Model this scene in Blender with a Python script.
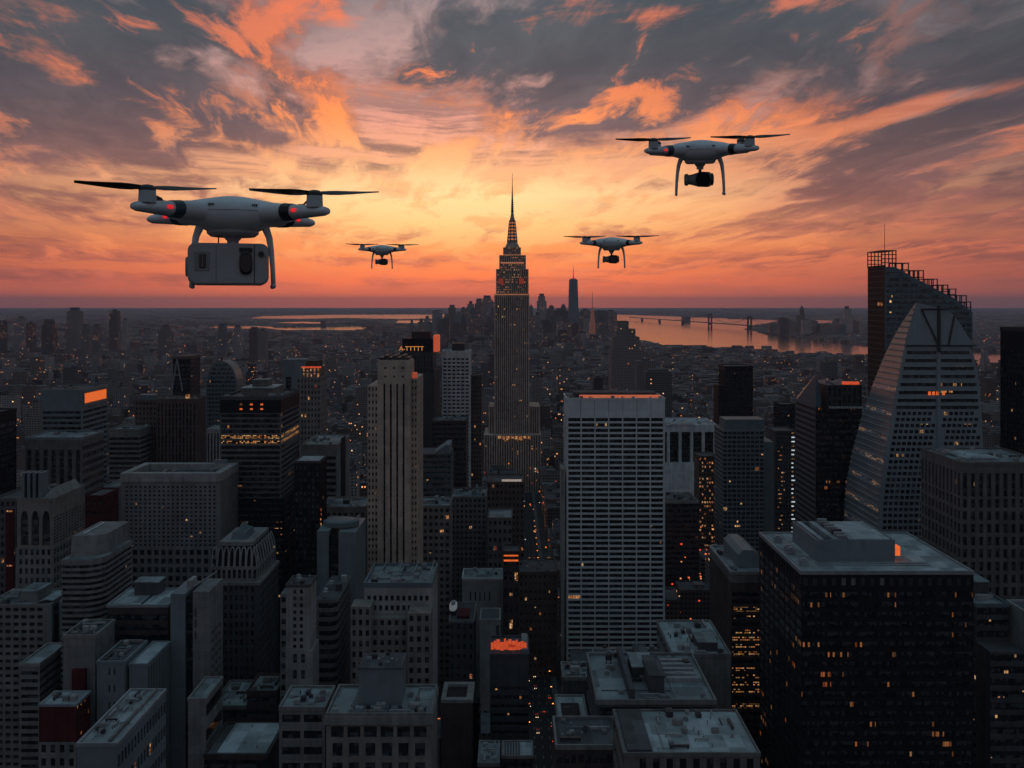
import bpy, bmesh, math, random
import numpy as np
from mathutils import Vector, Matrix

# ---------------------------------------------------------------- scene
S = bpy.context.scene
C = S.collection
for o in list(bpy.data.objects):
    bpy.data.objects.remove(o)
R = math.radians
FPX, HY, CAMZ = 945.0, 302.0, 260.0        # focal length in pixels, horizon row, camera height in metres

cd = bpy.data.cameras.new('camera')
cam = bpy.data.objects.new('camera', cd)
C.objects.link(cam)
cam.location = (0, 0, CAMZ)
cam.rotation_euler = (R(90), 0, 0)
cd.sensor_width = 36
cd.lens = 36 * FPX / 1024
cd.shift_y = -(384 - HY) / 1024
cd.clip_start, cd.clip_end = 0.1, 200000
S.camera = cam
S.view_settings.view_transform = 'Standard'
S.view_settings.look = 'None'
S.view_settings.exposure = 0.0
S.view_settings.gamma = 1.0
S.cycles.use_denoising = True
S.cycles.max_bounces = 4
S.cycles.diffuse_bounces = 2
S.cycles.glossy_bounces = 3
S.cycles.volume_bounces = 0
S.cycles.transparent_max_bounces = 6
S.cycles.sample_clamp_indirect = 1.0
S.cycles.use_adaptive_sampling = True
S.cycles.adaptive_threshold = 0.02
S.cycles.caustics_reflective = False
S.cycles.caustics_refractive = False


def lin(r, g, b):
    f = lambda c: c / 12.92 if c <= 0.04045 else ((c + 0.055) / 1.055) ** 2.4
    return (f(r / 255), f(g / 255), f(b / 255), 1)


# ---------------------------------------------------------------- node helper
class Sock:
    """a node socket with arithmetic"""
    def __init__(s, nt, out): s.nt, s.o = nt, out
    def _m(s, op, *a, clamp=False):
        n = s.nt.nodes.new('ShaderNodeMath'); n.operation = op; n.use_clamp = clamp
        for i, v in enumerate((s,) + a):
            if isinstance(v, Sock): s.nt.links.new(v.o, n.inputs[i])
            else: n.inputs[i].default_value = v
        return Sock(s.nt, n.outputs[0])
    def __add__(s, b): return s._m('ADD', b)
    __radd__ = __add__
    def __mul__(s, b): return s._m('MULTIPLY', b)
    __rmul__ = __mul__
    def __sub__(s, b): return s._m('SUBTRACT', b)
    def __rsub__(s, b): return (s * -1) + b
    def __truediv__(s, b): return s._m('DIVIDE', b)
    def clamp(s): return s._m('ADD', 0.0, clamp=True)
    def gt(s, b): return s._m('GREATER_THAN', b)
    def lt(s, b): return s._m('LESS_THAN', b)
    def step(s, a, b):
        n = s.nt.nodes.new('ShaderNodeMapRange'); n.interpolation_type = 'SMOOTHSTEP'
        s.nt.links.new(s.o, n.inputs[0]); n.inputs[1].default_value = a; n.inputs[2].default_value = b
        return Sock(s.nt, n.outputs[0])


def ramp(nt, sock, stops):
    n = nt.nodes.new('ShaderNodeValToRGB')
    e = n.color_ramp.elements
    while len(e) < len(stops): e.new(0.5)
    for el, (p, c) in zip(e, stops):
        el.position = p
    for el, (p, c) in zip(e, stops):
        el.color = c
    nt.links.new(sock.o, n.inputs[0])
    return Sock(nt, n.outputs[0])


def mixc(nt, f, a, b, mode='MIX'):
    n = nt.nodes.new('ShaderNodeMix'); n.data_type = 'RGBA'; n.blend_type = mode
    for i, v in ((0, f), (6, a), (7, b)):
        if isinstance(v, Sock): nt.links.new(v.o, n.inputs[i])
        else: n.inputs[i].default_value = v
    return Sock(nt, n.outputs[2])


def comb(nt, x, y, z):
    n = nt.nodes.new('ShaderNodeCombineXYZ')
    for i, v in enumerate((x, y, z)):
        if isinstance(v, Sock): nt.links.new(v.o, n.inputs[i])
        else: n.inputs[i].default_value = v
    return Sock(nt, n.outputs[0])


def sep(nt, v):
    n = nt.nodes.new('ShaderNodeSeparateXYZ'); nt.links.new(v.o, n.inputs[0])
    return [Sock(nt, o) for o in n.outputs]


def noise(nt, vec, scale=1, detail=4, rough=0.5, lac=2.0, dist=0.0, out=0):
    n = nt.nodes.new('ShaderNodeTexNoise')
    if vec is not None: nt.links.new(vec.o, n.inputs['Vector'])
    n.inputs['Scale'].default_value = scale; n.inputs['Detail'].default_value = detail
    n.inputs['Roughness'].default_value = rough; n.inputs['Lacunarity'].default_value = lac
    n.inputs['Distortion'].default_value = dist
    return Sock(nt, n.outputs[out])


def hot(r, g, b, k):
    c = lin(r, g, b); return (c[0] * k, c[1] * k, c[2] * k, 1)


# ---------------------------------------------------------------- sky
SUN_AZ, SUN_EL = 1.0, 1.6                  # degrees from straight ahead, degrees up
W = bpy.data.worlds.new('World'); S.world = W; W.use_nodes = True
nt = W.node_tree; nt.nodes.clear()


def build_sky():
    tc = nt.nodes.new('ShaderNodeTexCoord')
    x, y, z = sep(nt, Sock(nt, tc.outputs['Generated']))
    zc = z._m('MAXIMUM', 0.0)
    A = x._m('ARCTAN2', y) * 57.2958                        # azimuth, degrees
    E = zc._m('ARCSINE') * 57.2958                          # elevation, degrees
    el = (E / 90.0)._m('POWER', 0.5)                        # 0..1, more room near the horizon
    p = lambda deg: (deg / 90.0) ** 0.5
    front = ramp(nt, el, [(p(0), hot(232, 106, 80, 1.08)), (p(1.3), hot(248, 118, 74, 1.10)), (p(3.2), hot(253, 142, 80, 1.04)),
                          (p(5.8), hot(255, 176, 114, 1.03)), (p(8), lin(250, 172, 126)), (p(11), lin(230, 156, 134)),
                          (p(14.5), lin(190, 150, 144)), (p(20), lin(128, 124, 128)), (p(40), lin(88, 108, 120)), (p(90), lin(94, 122, 136))])
    side = ramp(nt, el, [(p(0), lin(112, 70, 74)), (p(2.5), lin(140, 78, 72)), (p(5), lin(138, 88, 82)), (p(9), lin(110, 90, 92)),
                         (p(16), lin(86, 92, 100)), (p(40), lin(84, 106, 118)), (p(90), lin(94, 122, 136))])
    d = (A + 4.0) / 24.0
    fa = (d * d * -1.0)._m('EXPONENT')
    clear = mixc(nt, fa, side, front)
    back = ramp(nt, el, [(p(0), lin(86, 76, 82)), (p(5), lin(90, 82, 89)), (p(16), lin(85, 87, 98)), (p(40), lin(80, 98, 112)), (p(90), lin(94, 122, 136))])
    away = A._m('ABSOLUTE').step(34.0, 72.0)
    # clouds live on a layer overhead: project the direction on it
    k = 0.10
    q = zc + k
    Px, Py = x / q, y / q
    P = comb(nt, Px, Py * 0.36, 0.0)
    wx, wy, wz = sep(nt, noise(nt, P, 1.1, 3, 0.5, out=1))
    wx2, wy2, wz2 = sep(nt, noise(nt, P, 3.2, 4, 0.55, out=1))
    Pw = comb(nt, Px + Py * 0.10 + (wx - 0.5) * 0.6 + (wx2 - 0.5) * 0.22, Py * 0.50 + (wy - 0.5) * 0.7 + (wy2 - 0.5) * 0.22, 3.7)
    big = (noise(nt, Pw, 1.35, 9, 0.60) - 0.5) * 1.5 + 0.5
    Pf = comb(nt, Px * 1.05 + Py * 0.16 + (wx - 0.5) * 0.8, Py * 0.46 + (wz - 0.5) * 0.7 + (wy2 - 0.5) * 0.18, 9.1)
    fine = (noise(nt, Pf, 2.8, 10, 0.62) - 0.5) * 1.6 + 0.5
    Pt = comb(nt, Px * 1.5 + Py * 0.30 + (wx - 0.5) * 1.6 + (wy2 - 0.5) * 0.35, Py * 0.52 + (wz - 0.5) * 1.0 + (wx2 - 0.5) * 0.3, 14.7)
    thin = (noise(nt, Pt, 2.9, 9, 0.60) - 0.5) * 1.8 + 0.5
    # long streaks low over the horizon, radiating from the sunset
    tilt = (A + 4.0) * 0.05
    Ps = comb(nt, A * 0.055 + (wx - 0.5) * 0.5, E * 0.80 - (tilt * tilt)._m('POWER', 0.5) * (E * 0.09) + (wy - 0.5) * 0.9 + (wy2 - 0.5) * 0.35, 2.2)
    streak = (noise(nt, Ps, 1.5, 8, 0.62) - 0.5) * 1.7 + 0.5

    def blob(px, py, rx, ry, amp, rot=0.0):
        u = (px - 512) / FPX; v = (HY - py) / FPX
        a0 = math.degrees(math.atan(u)); e0 = math.degrees(math.atan(v * math.cos(math.atan(u))))
        da, de = A - a0, E - e0
        c, s = math.cos(R(rot)), math.sin(R(rot))
        ua = (da * c + de * s) / (rx / 16.5); ue = (de * c - da * s) / (ry / 16.5)
        return ((ua * ua + ue * ue) * -1.0)._m('EXPONENT') * amp

    # where the heavy cloud masses and the clear gaps lie
    m = None
    for b in DARKS:
        t = blob(*b)
        m = t if m is None else m + t
    dens = big * 0.66 + thin * 0.34 + m
    high = E.step(2.0, 6.5)
    dark = dens.step(0.44, 0.62) * high
    soft = (streak * 0.72 + thin * 0.28).step(0.40, 0.62) * (1.0 - E.step(9.5, 15.0)) * E.step(0.2, 1.4) * 0.80
    veil = (thin * 0.5 + fine * 0.5).step(0.36, 0.70) * E.step(9.0, 14.0) * 0.55
    cc_front = ramp(nt, el, [(p(0), lin(196, 96, 84)), (p(3), lin(202, 104, 86)), (p(5.5), lin(190, 112, 98)), (p(8), lin(150, 104, 98)), (p(11), lin(104, 90, 96)), (p(14), lin(80, 83, 90)),
                             (p(18), lin(72, 82, 90)), (p(45), lin(80, 102, 114)), (p(90), lin(92, 120, 134))])
    cc_side = ramp(nt, el, [(p(0), lin(118, 68, 70)), (p(4), lin(122, 78, 76)), (p(7), lin(96, 76, 80)), (p(11), lin(74, 70, 77)), (p(16), lin(62, 68, 76)),
                            (p(45), lin(80, 104, 116)), (p(90), lin(92, 120, 134))])
    cloudc = mixc(nt, fa, cc_side, cc_front)
    shade = mixc(nt, (fine * 0.5 + thin * 0.5).step(0.28, 0.72), (0.70, 0.76, 0.80, 1), (1.30, 1.22, 1.16, 1))
    cloudc = mixc(nt, 1.0, cloudc, shade, 'MULTIPLY')
    sky = mixc(nt, soft, clear, cloudc)
    sky = mixc(nt, veil, sky, cloudc)
    sky = mixc(nt, dark * 0.95, sky, cloudc)
    # wisps whose undersides still catch the sun
    m2 = None
    for b in LITS:
        t = blob(*b)
        m2 = t if m2 is None else m2 + t
    w = (fine * 0.42 + thin * 0.38 + streak * 0.20 + m2 - 0.035).step(0.47, 0.66)
    litc = ramp(nt, el, [(p(0), lin(240, 112, 80)), (p(2.5), lin(255, 146, 84)), (p(4.5), lin(255, 184, 112)), (p(6.5), hot(255, 206, 150, 1.05)), (p(8.5), hot(255, 178, 122, 1.02)),
                         (p(11), hot(255, 148, 86, 1.05)), (p(14), hot(252, 132, 80, 1.0)), (p(20), lin(220, 118, 92)), (p(40), lin(120, 104, 110))])
    sidel = ramp(nt, el, [(p(0), lin(190, 88, 68)), (p(5), lin(226, 112, 72)), (p(12), lin(228, 120, 80)), (p(25), lin(120, 100, 104))])
    litc = mixc(nt, fa, sidel, litc)
    wl = (thin * 0.62 + big * 0.38 + blob(790, 70, 190, 60, 0.10, 10) + blob(600, 120, 120, 40, 0.05) + blob(90, 80, 120, 40, 0.05) + blob(300, 150, 160, 40, 0.07, -15) - 0.04).step(0.53, 0.66) * E.step(7.0, 10.0) * (1.0 - E.step(19.0, 27.0))
    sky = mixc(nt, wl * (0.25 + 0.65 * fa), sky, litc)
    rim = dark * (1.0 - dark) * 2.2 * thin.step(0.36, 0.66) * (1.0 - E.step(15.0, 24.0))
    sky = mixc(nt, (rim * (0.2 + 0.8 * fa)).clamp(), sky, litc)
    sky = mixc(nt, (w * E.step(0.5, 3.0) * (1.0 - E.step(20.0, 32.0)) * (0.30 + 0.70 * fa)) * 0.92, sky, litc)
    core = blob(455, 205, 210, 42, 0.42) * (1.0 - dark * 0.8) * (0.45 + 0.55 * w)
    sky = mixc(nt, core, sky, hot(255, 220, 150, 1.12))
    sky = mixc(nt, away, sky, mixc(nt, 1.0, back, mixc(nt, fine.step(0.2, 0.8), (0.85, 0.86, 0.88, 1), (1.18, 1.16, 1.14, 1)), 'MULTIPLY'))
    # a thin share of the physical dusk sky on top
    ns = nt.nodes.new('ShaderNodeTexSky'); ns.sky_type = 'NISHITA'; ns.sun_disc = False
    ns.sun_elevation = R(SUN_EL); ns.sun_rotation = R(SUN_AZ)
    bg1 = nt.nodes.new('ShaderNodeBackground'); nt.links.new(sky.o, bg1.inputs[0]); bg1.inputs[1].default_value = SKY_STRENGTH
    bg2 = nt.nodes.new('ShaderNodeBackground'); nt.links.new(ns.outputs[0], bg2.inputs[0]); bg2.inputs[1].default_value = 0.002
    add = nt.nodes.new('ShaderNodeAddShader'); nt.links.new(bg1.outputs[0], add.inputs[0]); nt.links.new(bg2.outputs[0], add.inputs[1])
    out = nt.nodes.new('ShaderNodeOutputWorld'); nt.links.new(add.outputs[0], out.inputs[0])


SKY_STRENGTH = 1.15
# cloud masses (negative = gaps): centre, radii in pixels of 1/16.5 degree, weight, tilt
DARKS = [(590, 55, 150, 60, .26, 0), (560, 130, 130, 36, .14, 8), (930, 60, 200, 70, .26, 0), (940, 190, 170, 60, .16, 0), (50, 110, 130, 45, .28, -8),
         (240, 130, 130, 26, .20, -22), (300, 22, 150, 40, -.14, 0), (430, 190, 190, 40, -.22, 0), (110, 30, 150, 40, .10, 0), (60, 235, 160, 40, .10, 0),
         (640, 105, 80, 30, .14, 0), (160, 160, 90, 14, .16, -25), (760, 110, 90, 30, -.22, 10), (920, 108, 120, 8, -.25, 12)]
LITS = [(440, 195, 170, 36, .12, 0), (760, 120, 150, 34, .17, 12), (900, 112, 150, 8, .26, 11), (330, 115, 70, 16, .12, -20), (560, 235, 420, 36, .02, 0), (120, 95, 60, 10, .12, -14),
        (660, 18, 70, 16, .16, 0), (350, 22, 30, 14, .14, 0), (910, 50, 170, 34, -.16, 0), (480, 60, 130, 55, -.14, 0), (680, 195, 220, 28, .14, 10), (250, 215, 200, 24, .10, -6), (600, 70, 60, 40, -.1, 0),
        (880, 258, 170, 16, .08, 0), (60, 110, 90, 30, -.1, 0), (250, 150, 140, 10, .14, -22), (440, 150, 60, 10, .12, 24), (950, 190, 120, 50, -.08, 0), (200, 40, 140, 30, -.12, 0)]
build_sky()
W.cycles.sampling_method = 'MANUAL'; W.cycles.sample_map_resolution = 1024

sd = bpy.data.lights.new('sun', 'SUN'); sd.energy = 0.12; sd.angle = R(0.5); sd.color = (1.0, 0.55, 0.30)
sun = bpy.data.objects.new('sun', sd); C.objects.link(sun)
sv = Vector((math.sin(R(SUN_AZ)) * math.cos(R(SUN_EL)), math.cos(R(SUN_AZ)) * math.cos(R(SUN_EL)), math.sin(R(SUN_EL))))
sun.rotation_euler = sv.to_track_quat('Z', 'Y').to_euler()

# ---------------------------------------------------------------- materials
def base_mat(name):
    m = bpy.data.materials.new(name); m.use_nodes = True
    t = m.node_tree; t.nodes.clear()
    out = t.nodes.new('ShaderNodeOutputMaterial'); b = t.nodes.new('ShaderNodeBsdfPrincipled')
    t.links.new(b.outputs[0], out.inputs[0])
    return m, t, b


def setc(t, b, key, v):
    if isinstance(v, Sock): t.links.new(v.o, b.inputs[key])
    else: b.inputs[key].default_value = v


def objpos(t):
    n = t.nodes.new('ShaderNodeNewGeometry')
    return Sock(t, n.outputs['Position']), Sock(t, n.outputs['Normal'])


def white(t, vec):
    n = t.nodes.new('ShaderNodeTexWhiteNoise'); n.noise_dimensions = '3D'
    t.links.new(vec.o, n.inputs['Vector'])
    return Sock(t, n.outputs['Value'])


def wall_mat(name, rgb, rough=0.85, stain=0.48, spec=0.2):
    """masonry or concrete: mottled, with rain streaks down the face"""
    m, t, b = base_mat(name)
    P, N = objpos(t); x, y, z = sep(t, P)
    streak = noise(t, comb(t, x * 0.5, y * 0.5, z * 0.02), 1.0, 5, 0.6)
    mott = noise(t, P, 0.12, 4, 0.6)
    pan = white(t, comb(t, ((x + y) / 3.1)._m('FLOOR'), (z / 3.9)._m('FLOOR'), 3.0))
    pan2 = white(t, comb(t, ((x + y) / 17.0)._m('FLOOR'), (z / 31.0)._m('FLOOR'), 8.0))
    joint = (z / 3.9)._m('FRACT').lt(0.05)
    f = ((streak * 0.55 + mott * 0.45).step(0.32, 0.68) * 0.66 + pan * 0.26 + pan2 * 0.28 - joint * 0.22).clamp()
    c0 = tuple(c * (1 - stain) for c in rgb) + (1,); c1 = tuple(c * (1 + stain * 0.35) for c in rgb) + (1,)
    setc(t, b, 'Base Color', mixc(t, f, c0, c1))
    b.inputs['Roughness'].default_value = rough; b.inputs['Specular IOR Level'].default_value = spec
    return m


def roof_mat(name, rgb):
    """roofing felt with seams, ponding stains and patched areas"""
    m, t, b = base_mat(name)
    P, N = objpos(t); x, y, z = sep(t, P)
    st = noise(t, P, 0.10, 6, 0.65)
    patch = white(t, comb(t, (x / 6.0)._m('FLOOR'), (y / 9.0)._m('FLOOR'), 2.0))
    seam = (x / 2.0)._m('FRACT').lt(0.04)
    f = (st * 0.75 + patch * 0.3).step(0.3, 0.8)
    c = mixc(t, f, tuple(v * 0.5 for v in rgb) + (1,), tuple(v * 1.25 for v in rgb) + (1,))
    c = mixc(t, seam * 0.35, c, tuple(v * 0.45 for v in rgb) + (1,))
    setc(t, b, 'Base Color', c)
    b.inputs['Roughness'].default_value = 0.7; b.inputs['Specular IOR Level'].default_value = 0.3
    return m


def glass_mat(name, rgb=(0.012, 0.014, 0.018), lit=0.04, cu=1.6, cv=3.8, power=1.0, rough=0.12, warm=((255, 150, 70), (255, 205, 140)), cluster=0.5):
    """dark window glass; a share of the rooms behind it is lit"""
    m, t, b = base_mat(name)
    P, N = objpos(t); x, y, z = sep(t, P)
    u = x + y
    cell = comb(t, (u / cu)._m('FLOOR'), (z / cv)._m('FLOOR'), 1.0)
    room = comb(t, (u / (cu * 4.5))._m('FLOOR'), (z / cv)._m('FLOOR'), 5.0)
    r1, r2 = white(t, cell), white(t, room)
    big = noise(t, comb(t, u * 0.45, y * 0.2, (z / cv)._m('FLOOR') * 9.0), 0.06, 2, 0.5)
    on = (r2 * (1 - cluster) + big * cluster + (r1 - 0.5) * 0.22)
    on = on.gt(1.0 - lit * 2.2 - 0.25 * cluster) * (r1 * 7.0)._m('FRACT').gt(0.3)
    blind = (r1 * 13.0)._m('FRACT')
    bz = ((z / cv)._m('FRACT') + blind * 0.7).gt(1.05)
    tone_ = (r1 * 17.0)._m('FRACT')
    c_ = mixc(t, tone_, tuple(c * 0.4 for c in rgb) + (1,), tuple(c * 2.2 + .004 for c in rgb) + (1,))
    setc(t, b, 'Base Color', mixc(t, bz * blind.gt(0.45) * 0.75, c_, tuple(c * 3 + 0.06 for c in rgb) + (1,)))
    b.inputs['Roughness'].default_value = rough; b.inputs['Specular IOR Level'].default_value = 0.6
    fz = (z / cv)._m('FRACT')
    mull = (u / cu)._m('FRACT').gt(0.22) * fz.gt(0.30) * fz.lt(0.78)
    setc(t, b, 'Emission Color', mixc(t, (r1 * 3.0)._m('FRACT'), lin(*warm[0]), lin(*warm[1])))
    setc(t, b, 'Emission Strength', on * mull * (0.25 + 0.75 * (r1 * 29.0)._m('FRACT')) * power)
    m.cycles.emission_sampling = 'NONE'
    return m


def paint_mat(name, rgb, rough=0.4, metal=0.0, spec=0.5, wear=0.12):
    m, t, b = base_mat(name)
    tc = t.nodes.new('ShaderNodeTexCoord')
    n = noise(t, Sock(t, tc.outputs['Object']), 9.0, 5, 0.6)
    setc(t, b, 'Base Color', mixc(t, n.step(0.35, 0.7), tuple(c * (1 - wear) for c in rgb) + (1,), tuple(rgb) + (1,)))
    b.inputs['Roughness'].default_value = rough; b.inputs['Metallic'].default_value = metal
    b.inputs['Specular IOR Level'].default_value = spec
    return m


def lamp_mat(name, rgb, power, sample=False):
    m, t, b = base_mat(name)
    b.inputs['Base Color'].default_value = (0.05, 0.05, 0.05, 1)
    P, N = objpos(t)
    n = noise(t, P, 0.9, 3, 0.5)
    setc(t, b, 'Emission Color', lin(*rgb)); setc(t, b, 'Emission Strength', (0.55 + n * 0.9) * power)
    if not sample: m.cycles.emission_sampling = 'NONE'
    return m


def room_mat(name, rgb, power):
    """a lit room seen through its window: furniture, lamps and blinds break the light up"""
    m, t, b = base_mat(name)
    P, N = objpos(t); x, y, z = sep(t, P)
    u = x + y
    a = white(t, comb(t, (u / 0.62)._m('FLOOR'), (z / 0.75)._m('FLOOR'), 1.0)); c = white(t, comb(t, (u / 2.3)._m('FLOOR'), (z / 3.1)._m('FLOOR'), 4.0))
    mul = (u / 0.62)._m('FRACT').gt(0.16)
    b.inputs['Base Color'].default_value = (.02, .02, .022, 1); b.inputs['Roughness'].default_value = .15
    setc(t, b, 'Emission Color', mixc(t, c, lin(*rgb), lin(255, 200, 140)))
    setc(t, b, 'Emission Strength', (a * a * 1.5 + 0.12) * (0.35 + c * 1.0) * mul * power)
    m.cycles.emission_sampling = 'NONE'
    return m


def city_mat(name, lit=0.05, tone_attr=True):
    """far masonry blocks: rows of small windows, some rooms lit, felt roofs"""
    m, t, b = base_mat(name)
    P, N = objpos(t); x, y, z = sep(t, P); nx, ny, nz = sep(t, N)
    at = t.nodes.new('ShaderNodeAttribute'); at.attribute_name = 'tone'
    tone = Sock(t, at.outputs['Fac'])
    oi = t.nodes.new('ShaderNodeObjectInfo'); orr = Sock(t, oi.outputs['Random'])
    tone = (tone + orr * 0.9)._m('FRACT')
    side = nx._m('ABSOLUTE').gt(0.5)
    u = x * (1.0 - side) + y * side
    cu = 2.6 + tone * 1.8
    fu, fv = u / cu, z / 3.6
    ff = fu._m('FRACT'); gg = fv._m('FRACT')
    win = ff.gt(0.28) * ff.lt(0.78) * gg.gt(0.30) * gg.lt(0.76)
    wallf = 1.0 - nz._m('ABSOLUTE').gt(0.5)
    win = win * wallf
    r = white(t, comb(t, fu._m('FLOOR'), fv._m('FLOOR'), tone * 57.0))
    clus = noise(t, P, 0.012, 2, 0.5)
    on = (r + (clus - 0.5) * 0.25).gt(1.0 - lit)
    wallc = ramp(t, tone, [(0, (0.07, 0.06, 0.06, 1)), (0.2, (0.17, 0.12, 0.10, 1)), (0.4, (0.30, 0.26, 0.24, 1)), (0.6, (0.13, 0.12, 0.12, 1)),
                           (0.8, (0.42, 0.40, 0.385, 1)), (1, (0.22, 0.17, 0.14, 1))])
    roofc = ramp(t, (tone * 3.7)._m('FRACT'), [(0, (0.05, 0.05, 0.055, 1)), (0.45, (0.14, 0.14, 0.15, 1)), (0.8, (0.24, 0.24, 0.25, 1)), (1, (0.10, 0.08, 0.08, 1))])
    dirt = noise(t, P, 0.09, 5, 0.65)
    roofc = mixc(t, dirt.step(0.35, 0.7), mixc(t, 0.5, roofc, (0.02, 0.02, 0.02, 1)), roofc)
    c = mixc(t, win, wallc, (0.012, 0.012, 0.015, 1))
    c = mixc(t, 1.0 - wallf, c, roofc)
    setc(t, b, 'Base Color', c)
    setc(t, b, 'Roughness', 0.9 - win * 0.65)
    b.inputs['Specular IOR Level'].default_value = 0.3
    setc(t, b, 'Emission Color', mixc(t, (r * 91.0)._m('FRACT'), lin(255, 120, 50), lin(255, 205, 140)))
    setc(t, b, 'Emission Strength', on * win * (0.3 + (r * 37.0)._m('FRACT')) * 1.3)
    m.cycles.emission_sampling = 'NONE'
    return m


# ---------------------------------------------------------------- mesh collecting
class MB:
    def __init__(s): s.v, s.f, s.m = [], [], []
    def quad(s, pts, mat=0):
        n = len(s.v); s.v += [tuple(p) for p in pts]; s.f.append(tuple(range(n, n + len(pts)))); s.m.append(mat)
    def box(s, x0, x1, y0, y1, z0, z1, mat=0, top=None):
        n = len(s.v)
        s.v += [(x0, y0, z0), (x1, y0, z0), (x1, y1, z0), (x0, y1, z0), (x0, y0, z1), (x1, y0, z1), (x1, y1, z1), (x0, y1, z1)]
        for k, f in enumerate(((3, 2, 1, 0), (4, 5, 6, 7), (0, 1, 5, 4), (1, 2, 6, 5), (2, 3, 7, 6), (3, 0, 4, 7))):
            s.f.append(tuple(n + i for i in f)); s.m.append(top if (k == 1 and top is not None) else mat)
    def frustum(s, x0, x1, y0, y1, z0, z1, inset, mat=0):
        n = len(s.v); i = inset
        s.v += [(x0, y0, z0), (x1, y0, z0), (x1, y1, z0), (x0, y1, z0), (x0 + i, y0 + i, z1), (x1 - i, y0 + i, z1), (x1 - i, y1 - i, z1), (x0 + i, y1 - i, z1)]
        for f in ((3, 2, 1, 0), (4, 5, 6, 7), (0, 1, 5, 4), (1, 2, 6, 5), (2, 3, 7, 6), (3, 0, 4, 7)):
            s.f.append(tuple(n + j for j in f)); s.m.append(mat)
    def prism(s, poly, z0, z1, mat=0, top=None, flip=False):
        """footprint polygon (x, y), counter-clockwise from above"""
        n = len(s.v); k = len(poly)
        s.v += [(p[0], p[1], z0) for p in poly] + [(p[0], p[1], z1) for p in poly]
        for i in range(k):
            j = (i + 1) % k
            s.f.append((n + i, n + j, n + k + j, n + k + i)); s.m.append(mat)
        s.f.append(tuple(n + k + i for i in range(k))); s.m.append(mat if top is None else top)
        s.f.append(tuple(n + i for i in reversed(range(k)))); s.m.append(mat)
    def profile(s, poly, y0, y1, mat=0):
        """front outline (x, z), counter-clockwise seen from the front, pushed back from y0 to y1"""
        n = len(s.v); k = len(poly)
        s.v += [(p[0], y0, p[1]) for p in poly] + [(p[0], y1, p[1]) for p in poly]
        for i in range(k):
            j = (i + 1) % k
            s.f.append((n + j, n + i, n + k + i, n + k + j)); s.m.append(mat)
        s.f.append(tuple(n + i for i in range(k))); s.m.append(mat)
        s.f.append(tuple(n + k + i for i in reversed(range(k)))); s.m.append(mat)
    def tube(s, a, b, r, r2=None, n=8, mat=0):
        a, b = Vector(a), Vector(b); d = (b - a).normalized()
        u = d.orthogonal().normalized(); w = d.cross(u); r2 = r if r2 is None else r2
        k = len(s.v)
        for c, rr in ((a, r), (b, r2)):
            for i in range(n):
                q = c + (u * math.cos(2 * math.pi * i / n) + w * math.sin(2 * math.pi * i / n)) * rr
                s.v.append(tuple(q))
        for i in range(n):
            j = (i + 1) % n
            s.f.append((k + i, k + j, k + n + j, k + n + i)); s.m.append(mat)
        s.f.append(tuple(k + i for i in reversed(range(n)))); s.m.append(mat)
        s.f.append(tuple(k + n + i for i in range(n))); s.m.append(mat)
    def rings(s, rings, mat=0, cap=True):
        """loft through rings of points (all the same count)"""
        k = len(s.v); n = len(rings[0])
        for r in rings: s.v += [tuple(p) for p in r]
        for a in range(len(rings) - 1):
            for i in range(n):
                j = (i + 1) % n
                s.f.append((k + a * n + i, k + a * n + j, k + (a + 1) * n + j, k + (a + 1) * n + i)); s.m.append(mat)
        if cap:
            s.f.append(tuple(k + i for i in reversed(range(n)))); s.m.append(mat)
            e = k + (len(rings) - 1) * n
            s.f.append(tuple(e + i for i in range(n))); s.m.append(mat)
    def build(s, name, mats, parent=None, smooth=False, bevel=0.0, fix=False):
        if not isinstance(mats, (list, tuple)): mats = [mats]
        org = root_loc(parent)
        v = np.array(s.v, dtype=np.float64) - np.array(org)
        me = bpy.data.meshes.new(name)
        me.from_pydata(v.tolist(), [], s.f)
        for m in mats: me.materials.append(m)
        if len(mats) > 1: me.polygons.foreach_set('material_index', s.m)
        if fix or bevel:
            bm = bmesh.new(); bm.from_mesh(me)
            bmesh.ops.recalc_face_normals(bm, faces=bm.faces)
            if bevel:
                bmesh.ops.bevel(bm, geom=[e for e in bm.edges if e.calc_face_angle(0) > 0.5], offset=bevel, segments=2, affect='EDGES', profile=0.7)
            bm.to_mesh(me); bm.free()
        if smooth:
            me.shade_smooth()
        me.update()
        o = bpy.data.objects.new(name, me); C.objects.link(o)
        if parent is not None: o.parent = parent
        return o


def root_loc(p):
    loc = Vector((0, 0, 0))
    while p is not None:
        loc += p.location; p = p.parent
    return loc


def tag(o, label=None, cat=None, group=None, kind=None):
    if label: o['label'] = label
    if cat: o['category'] = cat
    if group: o['group'] = group
    if kind: o['kind'] = kind
    return o


def thing(name, loc, label, cat, group=None):
    o = bpy.data.objects.new(name, None); C.objects.link(o)
    o.location = loc; o.empty_display_size = 1.0
    return tag(o, label, cat, group)


def X(px, Y): return (px - 512) * Y / FPX
def Z(py, Y): return CAMZ + (HY - py) * Y / FPX


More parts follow.
